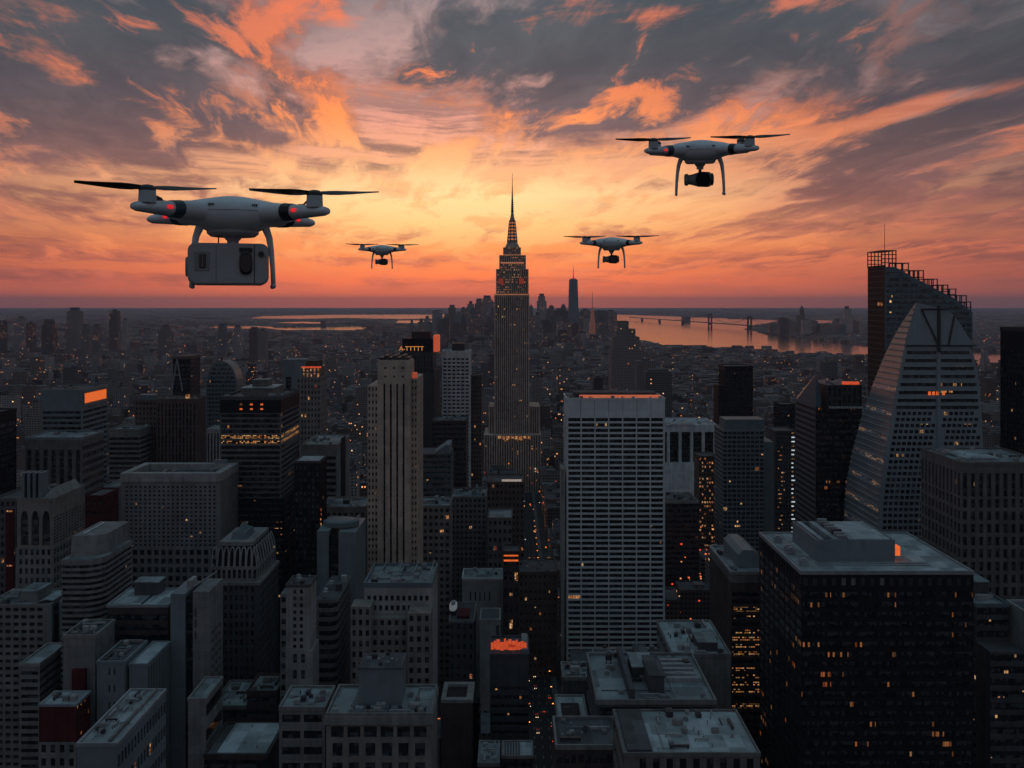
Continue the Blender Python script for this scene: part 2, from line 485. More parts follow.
# ---------------------------------------------------------------- facades
def facade(mb, wins, p0, u, n, w, z0, z1, nx, nz, fw, fh, dep, mx=(0, 0), mz=(0, 0), mat=0, up=0.0):
    """one wall face as a connected grid whose window openings are recessed; the openings are added to wins"""
    P = lambda a, z, d=0.0: (p0[0] + u[0] * a - n[0] * d, p0[1] + u[1] * a - n[1] * d, z)
    if nx == 0 or nz == 0:
        mb.quad([P(0, z0), P(w, z0), P(w, z1), P(0, z1)], mat); return
    pw, ph = (w - mx[0] - mx[1]) / nx, (z1 - z0 - mz[0] - mz[1]) / nz
    xs, zs = [0.0], [z0]
    for i in range(nx): xs += [mx[0] + pw * (i + (1 - fw) / 2), mx[0] + pw * (i + (1 + fw) / 2)]
    for j in range(nz): zs += [z0 + mz[0] + ph * (j + (1 - fh) / 2 + up), z0 + mz[0] + ph * (j + (1 + fh) / 2 + up)]
    xs.append(w); zs.append(z1)
    k = len(mb.v); nX = len(xs)
    mb.v += [P(a, z) for z in zs for a in xs]
    for j in range(len(zs) - 1):
        for i in range(nX - 1):
            q = (k + j * nX + i, k + j * nX + i + 1, k + (j + 1) * nX + i + 1, k + (j + 1) * nX + i)
            if i % 2 == 1 and j % 2 == 1:
                b = len(mb.v)
                mb.v += [P(xs[i], zs[j], dep), P(xs[i + 1], zs[j], dep), P(xs[i + 1], zs[j + 1], dep), P(xs[i], zs[j + 1], dep)]
                for e in range(4):
                    g = (e + 1) % 4
                    mb.f.append((q[e], q[g], b + g, b + e)); mb.m.append(mat)
                wins.append((P((xs[i] + xs[i + 1]) / 2, (zs[j] + zs[j + 1]) / 2, dep - 0.06), u, n, xs[i + 1] - xs[i], zs[j + 1] - zs[j], i // 2, j // 2))
            else:
                mb.f.append(q); mb.m.append(mat)


WRAND = random.Random(7)


def hang_windows(root, wins, glass, lit_mats, lit_share, name='window', most=100):
    """each opening gets its pane; the nearest ones are parts of their own, past a hundred the rest is one part"""
    lit_share *= 0.55 if lit_share < .15 else 1.0
    wins = sorted(wins, key=lambda q: q[0][0] ** 2 + q[0][1] ** 2 + (q[0][2] - CAMZ) ** 2)
    org = root_loc(root); meshes = {}
    pick = lambda: lit_mats[WRAND.randrange(len(lit_mats))] if lit_mats and WRAND.random() < lit_share else None
    for c, u, n, w, h, i, j in wins[:most]:
        lm = pick()
        key = (round(w, 3), round(h, 3), lm.name if lm else '')
        me = meshes.get(key)
        if me is None:
            b = MB(); b.box(-w / 2, w / 2, 0, 0.06, -h / 2, h / 2)
            me = bpy.data.meshes.new(name); me.from_pydata(b.v, [], b.f); me.materials.append(lm or glass); meshes[key] = me
        o = bpy.data.objects.new(name, me); C.objects.link(o); o.parent = root
        o.location = Vector(c) - org
        o.rotation_euler = (0, 0, math.atan2(u[1], u[0]))
    rest = wins[most:]
    if rest:
        b = MB(); ms = [glass] + list(lit_mats)
        for c, u, n, w, h, i, j in rest:
            lm = pick(); mi = 0 if lm is None else ms.index(lm)
            q = lambda a, z: (c[0] + u[0] * a, c[1] + u[1] * a, c[2] + z)
            b.quad([q(-w / 2, -h / 2), q(w / 2, -h / 2), q(w / 2, h / 2), q(-w / 2, h / 2)], mi)
        tag(b.build(name, ms, root), kind='stuff')


FOOT = []           # footprints that stand already: x0, x1, y0, y1


class Tower:
    """a building: an Empty at its base, a wall with recessed openings, windows, roof"""
    def __init__(s, name, label, x0, x1, y0, dep, cat='building', group=None, sides=None):
        s.x0, s.x1, s.y0, s.y1 = x0, x1, y0, y0 + dep
        s.root = thing(name, ((x0 + x1) / 2, y0 + dep / 2, 0), label, cat, group)
        FOOT.append((x0, x1, y0, y0 + dep, label))
        if sides is None:
            sides = ('L' if x0 > -60 else '') + ('R' if x1 < 60 else '')
        s.sides = sides; s.wins = []
    def block(s, z0, z1, wall, front=None, side=None, x0=None, x1=None, y0=None, y1=None, name='wall'):
        """front / side: dict(nx, nz, fw, fh, dep, mx, mz) or None for a blank face"""
        x0 = s.x0 if x0 is None else x0; x1 = s.x1 if x1 is None else x1
        y0 = s.y0 if y0 is None else y0; y1 = s.y1 if y1 is None else y1
        mb = MB(); blank = dict(nx=0, nz=0, fw=0, fh=0, dep=0)
        f = front or blank; sd = (front if side == 'same' else side) or blank
        w, d = x1 - x0, y1 - y0
        def fit(spec, span):
            if spec['nx'] and 'pitch' in spec:
                spec = dict(spec); spec['nx'] = max(1, round(span / spec['pitch']))
            q = {k: v for k, v in spec.items() if k != 'pitch'}
            return q
        facade(mb, s.wins, (x0, y0), (1, 0), (0, -1), w, z0, z1, **fit(f, w))
        facade(mb, s.wins, (x1, y0), (0, 1), (1, 0), d, z0, z1, **fit(sd if 'R' in s.sides else blank, d))
        facade(mb, s.wins, (x0, y1), (0, -1), (-1, 0), d, z0, z1, **fit(sd if 'L' in s.sides else blank, d))
        facade(mb, s.wins, (x1, y1), (-1, 0), (0, 1), w, z0, z1, **blank)
        mb.quad([(x0, y0, z1), (x1, y0, z1), (x1, y1, z1), (x0, y1, z1)])
        return mb.build(name, wall, s.root)
    def windows(s, glass, lit_mats=(), share=0.0, most=100, name='window'):
        hang_windows(s.root, s.wins, glass, list(lit_mats), share, name, most); s.wins = []
    def roof(s, z, deck, rim, h=1.1, t=0.5, x0=None, x1=None, y0=None, y1=None):
        x0 = s.x0 if x0 is None else x0; x1 = s.x1 if x1 is None else x1
        y0 = s.y0 if y0 is None else y0; y1 = s.y1 if y1 is None else y1
        o = 0.25
        b = MB(); a = [(x0 - o, y0 - o), (x1 + o, y0 - o), (x1 + o, y1 + o), (x0 - o, y1 + o)]
        i = [(x0 + t, y0 + t), (x1 - t, y0 + t), (x1 - t, y1 - t), (x0 + t, y1 - t)]
        b.v += [(*p, z - 0.6) for p in a] + [(*p, z + h) for p in a] + [(*p, z + h) for p in i] + [(*p, z + 0.02) for p in i]
        for r in range(3):
            for k in range(4):
                j = (k + 1) % 4
                b.f.append((r * 4 + k, r * 4 + j, r * 4 + 4 + j, r * 4 + 4 + k)); b.m.append(0)
        b.build('parapet', rim, s.root)
        d = MB(); d.box(x0 + t, x1 - t, y0 + t, y1 - t, z + 0.02, z + 0.16); d.build('roof_deck', deck, s.root)
        if y0 < 520 and x1 - x0 > 9 and y1 - y0 > 9:
            rd = random.Random(int(x0 * 7 + y0)); zr = z + 0.17
            for k in range(rd.randrange(2, 5)):
                xa, ya = rd.uniform(x0 + 1.5, x1 - 5), rd.uniform(y0 + 1.5, y1 - 5); r_ = rd.uniform(.10, .22); b = MB()
                if rd.random() < .5: xb, yb = rd.uniform(xa + 2, x1 - 1.5), ya
                else: xb, yb = xa, rd.uniform(ya + 2, y1 - 1.5)
                b.tube((xa, ya, zr + .35), (xb, yb, zr + .35), r_, n=6); b.tube((xb, yb, zr), (xb, yb, zr + .36), r_ * .95, n=6); b.tube((xa, ya, zr), (xa, ya, zr + .34), r_ * .95, n=6)
                b.build('pipe', M['steel'] if rd.random() < .6 else M['dark_metal'], s.root)
            if rd.random() < .6:
                b = MB(); n_ = max(3, int((x1 - x0) / 2.2)); yy = y0 + .15
                for k in range(n_ + 1): xx = x0 + .2 + (x1 - x0 - .4) * k / n_; b.box(xx - .03, xx + .03, yy - .03, yy + .03, z + h, z + h + 1.0)
                b.box(x0 + .1, x1 - .1, yy - .035, yy + .035, z + h + 1.001, z + h + 1.07); b.build('railing', M['steel'], s.root)
    def penthouse(s, x0, x1, y0, y1, z, h, wall, top, name='penthouse'):
        b = MB(); b.box(x0, x1, y0, y1, z, z + h, 0, 1)
        o = b.build(name, [wall, top], s.root)
        c = MB(); c.box(x0 - 0.3, x1 + 0.3, y0 - 0.3, y1 + 0.3, z + h + 0.003, z + h + 0.45)
        c.build('coping', top, o)
        return o
    def units(s, z, n, mats, seed, x0=None, x1=None, y0=None, y1=None, big=1.0, kinds='auudv'):
        """roof plant: air units with fans, ducts, vents, a tank on legs"""
        rd = random.Random(seed)
        x0 = s.x0 if x0 is None else x0; x1 = s.x1 if x1 is None else x1
        y0 = s.y0 if y0 is None else y0; y1 = s.y1 if y1 is None else y1
        put = []
        n = int(n * (1.7 if y0 < 520 else 1.2))
        for k in range(n * 6):
            if len(put) >= n: break
            kd = kinds[rd.randrange(len(kinds))]
            w, d, h = {'a': (3.4, 2.2, 1.9), 'u': (1.9, 1.6, 1.5), 'd': (6.5, 0.8, 0.8), 'v': (0.8, 0.8, 1.2), 't': (3.2, 3.2, 5.5)}[kd]
            q = big * rd.uniform(0.75, 1.35); w, d, h = w * q, d * q, h * q
            if rd.random() < 0.45: w, d = d, w
            if x1 - x0 < w + 3 or y1 - y0 < d + 3: continue
            cx, cy = rd.uniform(x0 + 1.2 + w / 2, x1 - 1.2 - w / 2), rd.uniform(y0 + 1.2 + d / 2, y1 - 1.2 - d / 2)
            if any(abs(cx - a) < (w + e) / 2 + .3 and abs(cy - b) < (d + f) / 2 + .3 for a, b, e, f in put): continue
            put.append((cx, cy, w, d)); b = MB(); m = mats[rd.randrange(len(mats))]
            if kd in 'au':
                b.box(cx - w / 2, cx + w / 2, cy - d / 2, cy + d / 2, z + 0.25, z + h)
                b.box(cx - w / 2 + .1, cx + w / 2 - .1, cy - d / 2 + .1, cy + d / 2 - .1, z, z + 0.25)
                r = min(w, d) * 0.36
                for e in ((-w / 4, w / 4) if w > 1.4 * d else (0,)):
                    b.tube((cx + e, cy, z + h), (cx + e, cy, z + h + 0.25), r, r * 0.9, 10)
                b.build('air_unit', m, s.root)
            elif kd == 'd':
                b.box(cx - w / 2, cx + w / 2, cy - d / 2, cy + d / 2, z + 0.5, z + 0.5 + h)
                b.box(cx - w / 2 + .1, cx - w / 2 + .1 + min(w, d) * .8, cy - d / 2 + .05, cy - d / 2 + min(w, d) * .8, z, z + 0.5)
                b.box(cx + w / 2 - .1 - min(w, d) * .8, cx + w / 2 - .1, cy + d / 2 - min(w, d) * .8, cy + d / 2 - .05, z, z + 0.5)
                b.build('duct', m, s.root)
            elif kd == 'v':
                b.tube((cx, cy, z), (cx, cy, z + h), w * .3, n=8); b.tube((cx, cy, z + h), (cx, cy, z + h + .35), w * .55, w * .2, 8)
                b.build('vent', m, s.root)
            else:
                for ax in (-1, 1):
                    for ay in (-1, 1): b.box(cx + ax * w * .3 - .12, cx + ax * w * .3 + .12, cy + ay * d * .3 - .12, cy + ay * d * .3 + .12, z, z + h * .4)
                b.tube((cx, cy, z + h * .4), (cx, cy, z + h * .85), w * .48, n=12); b.tube((cx, cy, z + h * .85), (cx, cy, z + h * 1.05), w * .5, .1, 12)
                b.build('water_tank', m, s.root)


def ribbons(nz, fw=0.985, fh=0.55, dep=0.5, **k): return dict(nx=1, nz=nz, fw=fw, fh=fh, dep=dep, **k)
def strips(pitch, fw=0.5, dep=0.7, nz=1, fh=0.97, **k): return dict(nx=1, pitch=pitch, nz=nz, fw=fw, fh=fh, dep=dep, **k)
def grid(pitch, nz, fw=0.55, fh=0.55, dep=0.4, **k): return dict(nx=1, pitch=pitch, nz=nz, fw=fw, fh=fh, dep=dep, **k)

# ---------------------------------------------------------------- palette
M = {}
for nm, c in dict(concrete=(.26, .247, .235), pale_concrete=(.38, .365, .35), white_stone=(.74, .74, .74), dark_concrete=(.10, .10, .105), tan_stone=(.60, .45, .35),
                  brown_brick=(.15, .105, .085), dark_brick=(.085, .06, .055), red_brick=(.11, .022, .022), grey_brick=(.15, .14, .14), limestone=(.29, .245, .215),
                  taupe=(.19, .165, .155)).items():
    M[nm] = wall_mat(nm, c)
M['black_metal'] = wall_mat('black_metal', (.018, .017, .019), 0.6, .3, .15)
M['dark_metal'] = wall_mat('dark_metal', (.045, .045, .05), 0.5, .3, .5)
M['teal_panel'] = wall_mat('teal_panel', (.15, .19, .20), 0.5, .25, .25)
M['blue_panel'] = wall_mat('blue_panel', (.21, .24, .25), 0.5, .25, .25)
M['blue_dark'] = wall_mat('blue_dark_panel', (.10, .145, .17), 0.5, .25, .3)
M['steel'] = wall_mat('steel', (.30, .31, .32), 0.45, .35, .4)
M['felt'] = roof_mat('roof_felt', (.26, .285, .29)); M['dark_felt'] = roof_mat('dark_roof_felt', (.09, .095, .10)); M['pale_felt'] = roof_mat('pale_roof_felt', (.40, .43, .435))
G0 = glass_mat('dark_glass', lit=.0, power=.5); G1 = glass_mat('office_glass', lit=.03, power=.45); G2 = glass_mat('busy_office_glass', lit=.075, power=.6, cu=1.2)
GB = glass_mat('black_tower_glass', (.008, .008, .010), lit=.05, cu=1.0, cv=4.0, power=.26, warm=((255, 130, 58), (245, 165, 100)), cluster=.62)
GR = glass_mat('rose_glass', (.035, .03, .03), lit=.0, rough=.08)
GT = glass_mat('teal_glass', (.03, .045, .05), lit=.02, rough=.15)
LW = [room_mat('lit_room_amber', (255, 140, 70), .55), room_mat('lit_room_cream', (255, 190, 130), .36), room_mat('lit_room_orange', (255, 105, 50), .5)]
SIGN = lamp_mat('lit_orange_panel', (255, 115, 48), .72); SIGN2 = lamp_mat('lit_red_orange_panel', (255, 95, 50), .55); COLD = lamp_mat('cold_white_lamp', (225, 235, 240), .7)
REDL = lamp_mat('red_lamp', (255, 50, 40), 1.6); GOLD = lamp_mat('gold_lamp', (255, 165, 85), .6)
PLANT = [M['steel'], M['pale_concrete'], M['dark_metal'], M['concrete']]


def T(name, label, p0, p1, Y, dep, **k):
    return Tower(name, label, X(p0, Y), X(p1, Y), Y, dep, **k)


# ================================================================ far left
t = T('office_tower', 'banded grey office tower with a glowing orange panel at the top of its side', 41, 82.5, 700, 43)
zt = Z(391, 700)
t.block(0, zt, M['blue_panel'], ribbons(46, fh=.5, mz=(0, 14), mx=(1, 1)), ribbons(46, fh=.5, mz=(0, 14), mx=(.6, .6)))
t.roof(zt, M['dark_felt'], M['blue_panel']); t.windows(G0)
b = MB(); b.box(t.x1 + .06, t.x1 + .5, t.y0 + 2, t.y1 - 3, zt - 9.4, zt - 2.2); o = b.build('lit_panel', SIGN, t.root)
b = MB(); xa, ya, yb, za, zb = t.x1, t.y0 + .8, t.y1 - 1.8, zt - 11.8, zt - .4
for q in ((ya, ya + 1.15, za, zb), (yb - 1.15, yb, za, zb), (ya + 1.16, yb - 1.16, za, za + 1.2), (ya + 1.16, yb - 1.16, zb - 1.1, zb)): b.box(xa + .07, xa + .8, *q)
b.build('panel_frame', M['concrete'], t.root)
t.units(zt + .16, 7, PLANT, 2)
wing = T('office_tower', 'low grey slab with tall dark window strips in front of the banded tower', 25, 82.2, 640, 34)
z = Z(439, 640)
wing.block(0, z, M['taupe'], strips(5.2, .52, mz=(0, 5)), ribbons(30, mz=(0, 4)))
wing.roof(z, M['felt'], M['blue_panel']); wing.windows(G0); wing.units(z + .16, 6, PLANT, 3)

t = T('office_tower', 'black tower at the left edge with two lit lines near its top', -52, -12, 610, 35)
z = Z(416, 610)
t.block(0, z, M['black_metal'], ribbons(40, fh=.6, mz=(0, 6)), ribbons(40, fh=.6, mz=(0, 6)))
t.roof(z, M['dark_felt'], M['black_metal']); t.windows(G0)
for k, dz in enumerate((3.0, 6.0)):
    b = MB(); b.box(t.x0 + 6, t.x1 - 4 - 2 * k, t.y0 - .25, t.y0 - .05, z - dz - .55, z - dz); b.build('light_strip', GOLD, t.root)

# the stone building with three tall arched windows
t = T('arched_building', 'grey stone building with three tall pointed arch windows under a louvred roof box', 17, 53.3, 500, 37)
z = Z(500, 500); zm = Z(547, 500)
side = grid(3.2, 9, .62, .55, mz=(1, 9))
mb = MB(); w = t.x1 - t.x0; cols = 3; m0 = 1.0; pw = (w - 2 * m0) / cols
def arch_face(mb, x0, y0, z0, zs, zp, ztop, w, m0, pw, cols, ww, dep):
    """a wall face pierced by pointed arches"""
    def pt(a, zz, d=0): return (x0 + a, y0 + d, zz)
    arches = []
    for c in range(cols):
        cx = m0 + pw * (c + .5); h = ww / 2
        pts = [(cx - h, z0 + .8), (cx + h, z0 + .8), (cx + h, zs)]
        for k in range(1, 6):
            a = k / 6; pts.append((cx + h * math.cos(a * math.pi / 2) ** .8, zs + (zp - zs) * math.sin(a * math.pi / 2)))
        pts.append((cx, zp))
        for k in range(5, 0, -1):
            a = k / 6; pts.append((cx - h * math.cos(a * math.pi / 2) ** .8, zs + (zp - zs) * math.sin(a * math.pi / 2)))
        pts.append((cx - h, zs)); arches.append(pts)
        # wall round one opening: sill, left pier, right pier, spandrels
        L, Rr = m0 + pw * c, m0 + pw * (c + 1)
        mb.quad([pt(L, z0), pt(Rr, z0), pt(Rr, z0 + .8), pt(L, z0 + .8)])
        mb.quad([pt(L, z0 + .8), pt(cx - h, z0 + .8), pt(cx - h, zs), pt(L, zs)])
        mb.quad([pt(cx + h, z0 + .8), pt(Rr, z0 + .8), pt(Rr, zs), pt(cx + h, zs)])
        right = pts[2:9]; left = [pts[8]] + pts[9:]
        mb.quad([pt(Rr, zs), pt(Rr, ztop), pt(cx, ztop)] + [pt(*q) for q in reversed(right)])
        mb.quad([pt(L, ztop), pt(L, zs)] + [pt(*q) for q in reversed(left)] + [pt(cx, ztop)])
        for k in range(len(pts)):
            a, bq = pts[k], pts[(k + 1) % len(pts)]
            mb.quad([pt(*a), pt(*bq), pt(*bq, dep), pt(*a, dep)])
    for a, bq in ((0, m0), (w - m0, w)): mb.quad([pt(a, z0), pt(bq, z0), pt(bq, ztop), pt(a, ztop)])
    return arches
arches = arch_face(mb, t.x0, t.y0, zm, Z(523, 500), Z(511, 500), z, w, m0, pw, cols, pw * .72, 1.2)
facade(mb, t.wins, (t.x1, t.y0), (0, 1), (1, 0), 37, zm, z, **{k: v for k, v in dict(side, nx=11).items() if k != 'pitch'})
mb.quad([(t.x1, t.y1, zm), (t.x0, t.y1, zm), (t.x0, t.y1, z), (t.x1, t.y1, z)]); mb.quad([(t.x0, t.y1, zm), (t.x0, t.y0, zm), (t.x0, t.y0, z), (t.x0, t.y1, z)])
mb.quad([(t.x0, t.y0, z), (t.x1, t.y0, z), (t.x1, t.y1, z), (t.x0, t.y1, z)])
mb.build('wall', M['limestone'], t.root, fix=False)
for pts in arches:
    b = MB(); b.quad([(t.x0 + a, t.y0 + 1.15, zz) for a, zz in pts]); b.build('arched_window', GR, t.root)
t.windows(G0)
t.block(0, zm, M['concrete'], grid(3.1, 26, .5, .6, mx=(1, 1)), grid(3.4, 26, .55, .6), name='lower_wall', y0=t.y0 - 1.0, x1=t.x1 + .6); t.windows(G0, LW, .05)
t.roof(z, M['felt'], M['limestone'], h=1.0)
b = MB()
b.v += [(t.x1 - 1.2, t.y0 + 3, z + .17), (t.x1 - 1.2, t.y1 - 1, z + .17), (t.x1 - 5, t.y1 - 1, z + 4.6), (t.x1 - 5, t.y0 + 9, z + 4.6), (t.x1 - 7, t.y1 - 1, z + .17), (t.x1 - 7, t.y0 + 3, z + .17)]
b.f += [(0, 1, 2, 3), (1, 4, 2), (0, 3, 5), (3, 2, 4, 5), (0, 5, 4, 1)]; b.m += [0] * 5
b.build('sloped_roof', M['concrete'], t.root)
for k in range(4):
    b = MB(); xa = X(17.5, 500) + k * 3.0; b.box(xa, xa + 1.5, t.y0 + 4, t.y0 + 12, z + .17, z + 13.5); b.build('louvre_pier', M['blue_panel'], t.root)
b = MB(); b.box(X(17.5, 500) + 1.55, X(17.5, 500) + 8.95, t.y0 + 5, t.y0 + 11.5, z + .17, z + 13.2); b.build('louvre', M['black_metal'], t.root)
t.units(z + .17, 6, PLANT, 5, x1=t.x1 - 8, y0=t.y0 + 14)

t = T('masonry_building', 'plain grey block with a red lit shaft left of the arched windows', -6, 16, 520, 40)
z = Z(500, 520); t.block(0, z, M['grey_brick'], grid(3.2, 34), grid(3.2, 34)); t.roof(z, M['dark_felt'], M['grey_brick']); t.windows(G1, LW, .03)
b = MB(); b.box(t.x1 - 5.6, t.x1 - .8, t.y0 - .5, t.y0 - .01, 40, z - 5)
b.build('stair_shaft', M['red_brick'], t.root)
for k in range(3):
    b = MB(); b.box(t.x1 - 4.8, t.x1 - 1.6, t.y0 - .7, t.y0 - .52, z - 6.4 - k * 30, z - 5.6 - k * 30); b.build('shaft_lamp', LW[2], t.root)

# rounded banded block
def round_tower(name, label, pts, z0, z1, n, wall, glass, band=.55, deep=.55, cat='building', top=None, fascia=3.0):
    """footprint polygon, storeys of solid bands with set-back ribbon windows"""
    cx, cy = sum(p[0] for p in pts) / len(pts), sum(p[1] for p in pts) / len(pts)
    r = thing(name, (cx, cy, 0), label, cat)
    FOOT.append((min(p[0] for p in pts), max(p[0] for p in pts), min(p[1] for p in pts), max(p[1] for p in pts), label))
    def off(d):
        k = len(pts); out = []
        for i in range(k):
            a, p, c = Vector(pts[i - 1]), Vector(pts[i]), Vector(pts[(i + 1) % k])
            n1 = Vector(((p - a).y, -(p - a).x)).normalized(); n2 = Vector(((c - p).y, -(c - p).x)).normalized()
            m = (n1 + n2).normalized(); q = p - m * d / max(.5, m.dot(n1)); out.append((q.x, q.y))
        return out
    inn = off(deep); win = off(deep - .08); h = (z1 - fascia - z0) / n; rings = []
    for k in range(n):
        za = z0 + k * h
        rings += [[(*p, za) for p in pts], [(*p, za + h * (1 - band)) for p in pts], [(*p, za + h * (1 - band)) for p in inn], [(*p, za + h) for p in inn]]
    rings += [[(*p, z1 - fascia) for p in pts], [(*p, z1) for p in pts]]
    b = MB(); b.rings(rings); b.build('wall', wall, r)
    for k in range(n):
        b = MB(); za = z0 + k * h + h * (1 - band) + .02; kk = len(win)
        b.v += [(*p, za) for p in win] + [(*p, za + h * band - .04) for p in win]
        for i in range(kk):
            j = (i + 1) % kk; b.f.append((i, j, kk + j, kk + i)); b.m.append(0)
        b.build('window_band', glass, r)
    d = off(.6); b = MB(); b.prism(d, z1 + .01, z1 + .2); b.build('roof_deck', top or M['felt'], r)
    return r
def arc(cx, cy, r, a0, a1, n): return [(cx + r * math.cos(R(a0 + (a1 - a0) * i / n)), cy + r * math.sin(R(a0 + (a1 - a0) * i / n))) for i in range(n + 1)]
Y = 445; xa, xb, ya, yb = X(61, Y), X(101, Y), Y, Y + 37
pts = [(xa, ya)] + arc(xb - 9, ya + 9, 9, -90, 0, 8) + [(xb, yb), (xa, yb)]
r = round_tower('banded_building', 'grey block with thin striped storeys turning a rounded corner', pts, 0, Z(560, Y), 50, M['concrete'], G0, fascia=2.5)
z = Z(560, Y)
p2 = [(xa + 2, ya + 5)] + arc(xb - 9, ya + 13, 7, -90, 0, 6) + [(xb - 2, yb - 2), (xa + 2, yb - 2)]
b = MB(); b.rings([[(*p, z + .2) for p in p2], [(p[0], p[1] + 2.5, z + 9.5) for p in p2]]); b.build('roof_hood', M['concrete'], r)
b = MB(); b.box(xb - 13, xb - 12.4, ya + 10, yb - 4, z + 9.6, z + 10.2); b.build('roof_rail', M['white_stone'], r)

# big square grey block with an open roof well
t = T('office_block', 'wide grey block with fine window grid and an open sunken roof', 121, 220, 560, 37)
z = Z(480, 560)
t.block(Z(548, 560), z, M['concrete'], grid(2.9, 15, .5, .5, mx=(2, 2), mz=(.5, 3)), grid(4, 0, mx=(1, 1)), name='upper_wall'); t.windows(G1, LW, .015)
t.block(0, Z(548, 560) - .02, M['concrete'], grid(4.4, 22, .62, .6, mx=(2, 2)), None, name='wall'); t.windows(G1, LW, .02)
b = MB()
xo0, xo1, yo0, yo1 = t.x0 - .4, t.x1 + .4, t.y0 - .4, t.y1 + .4; wd = 4.5
ring = lambda x0, x1, y0, y1, zz: [(x0, y0, zz), (x1, y0, zz), (x1, y1, zz), (x0, y1, zz)]
b.rings([ring(xo0, xo1, yo0, yo1, z - 1), ring(xo0, xo1, yo0, yo1, z + 4), ring(xo0 + wd, xo1 - wd, yo0 + wd, yo1 - wd, z + 4), ring(xo0 + wd, xo1 - wd, yo0 + wd, yo1 - wd, z + .1)], cap=False)
b.build('parapet', M['pale_concrete'], t.root)
b = MB(); b.box(t.x0 + 5, t.x1 - 5, t.y0 + 5, t.y1 - 5, z + .02, z + .2); b.build('roof_deck', M['dark_felt'], t.root)
t.units(z + .2, 14, PLANT, 9, t.x0 + 6, t.x1 - 6, t.y0 + 6, t.y1 - 6)
b = MB(); b.box(t.x1 - 14, t.x1 - 6, t.y1 - 3.6, t.y1 - .6, z + 4.02, z + 6.2); b.build('roof_hatch', M['blue_panel'], t.root)

t = T('office_building', 'grey ribbon-windowed block between the orange-panel tower and the striped tower', 109, 140, 788, 26)
z = Z(430, 790); t.block(0, z, M['concrete'], ribbons(36, mz=(0, 5)), ribbons(36, mz=(0, 5))); t.roof(z, M['felt'], M['concrete']); t.windows(G0); t.units(z + .16, 6, PLANT, 12)
t = T('brick_building', 'small dark red building behind the arched stone building', 85, 103, 600, 24)
z = Z(497, 600); t.block(0, z, M['red_brick'], grid(3.5, 20, .4, .4), grid(3.5, 20, .4, .4)); t.roof(z, M['dark_felt'], M['red_brick']); t.windows(G0)
t = T('white_building', 'pale wall block with a stepped roof left of the wide grey block', 104, 118, 627, 28)
z = Z(488, 627); t.block(0, z, M['blue_panel'], grid(4, 20, .4, .4), None); t.roof(z, M['felt'], M['blue_panel']); t.windows(G0)

# striped brown tower and the dark lattice tower
t = T('striped_tower', 'brown tower with many thin vertical window strips behind the wide grey block', 157, 196, 800, 25)
z = Z(400, 800); t.block(0, z, M['brown_brick'], strips(2.9, .48, nz=1), strips(2.9, .48)); t.roof(z, M['dark_felt'], M['brown_brick']); t.windows(G0); t.units(z + .16, 5, PLANT, 13)
b = MB(); b.box(t.x1 - 9, t.x1 - 6, t.y0 + .6, t.y0 + 2, z + 1.2, z + 4.5); b.build('roof_lamp', LW[0], t.root)
t = T('brick_tower', 'low brown shoulder block joined to the striped tower', 135, 156.4, 815, 36)
z = Z(401, 815); t.block(0, z, M['brown_brick'], grid(3.2, 40, .5, .5), None); t.roof(z, M['dark_felt'], M['brown_brick']); t.windows(G0)
b = MB(); b.box(t.x0 + 2, t.x1 - 3, t.y0 + 3, t.y0 + 14, z + .2, z + 5); b.build('penthouse', M['teal_panel'], t.root)
t = T('dark_tower', 'black tower with a pointed lattice frame above the striped tower', 173, 190.5, 1000, 30)
z = Z(359, 1000); t.block(0, z, M['black_metal'], ribbons(40, mz=(0, 4)), ribbons(40)); t.windows(G0)
b = MB()
for q in ((0, .46), (1, .54)): b.tube((t.x0 + (t.x1 - t.x0) * q[0] * .6 - 1, t.y0 - .6, z - 34), (t.x0 + (t.x1 - t.x0) * .3 - 1, t.y0 - .6, z), .7, n=6)
b.tube((t.x0 + .8, t.y0 - .6, z - 17), (t.x0 + 6.5, t.y0 - .6, z - 17), .5, n=6)
b.build('lattice_brace', M['steel'], t.root)
b = MB(); b.box(t.x0 - 1.4, t.x1 + .8, t.y0 - 1, t.y1, z + .01, z + 3); b.build('cap', M['brown_brick'], t.root)

# round-topped glass slab
Y = 900; x0, x1 = X(206, Y), X(237, Y); zs, zp = Z(385, Y), Z(361, Y)
r = thing('glass_tower', ((x0 + x1) / 2, Y + 17, 0), 'pale green glass tower with a rounded barrel top', 'building'); FOOT.append((x0, x1, Y, Y + 34, 'barrel'))
prof = [(x0, 0), (x1, 0), (x1, zs)] + [((x0 + x1) / 2 + (x1 - x0) / 2 * math.cos(a * math.pi / 14), zs + (zp - zs) * math.sin(a * math.pi / 14)) for a in range(1, 14)] + [(x0, zs)]
b = MB(); b.profile(prof, Y, Y + 22); b.build('wall', M['teal_panel'], r)
cnt = 0
for j in range(34):
    zz = zp - 5 - j * 4.0
    if zz < zs: half = (x1 - x0) / 2 - 1
    else: half = (x1 - x0) / 2 * math.sqrt(max(0, 1 - ((zz + 2.6 - zs) / (zp - zs)) ** 2)) - 1
    if half < 2: continue
    b = MB(); c = (x0 + x1) / 2; b.box(c - half, c + half, Y - .12, Y - .005, zz, zz + 2.5); b.build('window_band', GT, r)
b = MB()
for k in range(9): b.box(x0 + 2 + k * (x1 - x0 - 4) / 8 - .25, x0 + 2 + k * (x1 - x0 - 4) / 8 + .25, Y - .3, Y - .13, 20, zs - 1)
tag(b.build('mullion', M['teal_panel'], r), kind='stuff')
t = T('grey_building', 'small grey building with narrow vertical strips below the barrel-topped glass tower', 207, 219.5, 720, 20)
z = Z(430, 720); t.block(0, z, M['pale_concrete'], strips(2.2, .5), None); t.roof(z, M['felt'], M['pale_concrete']); t.windows(G0)

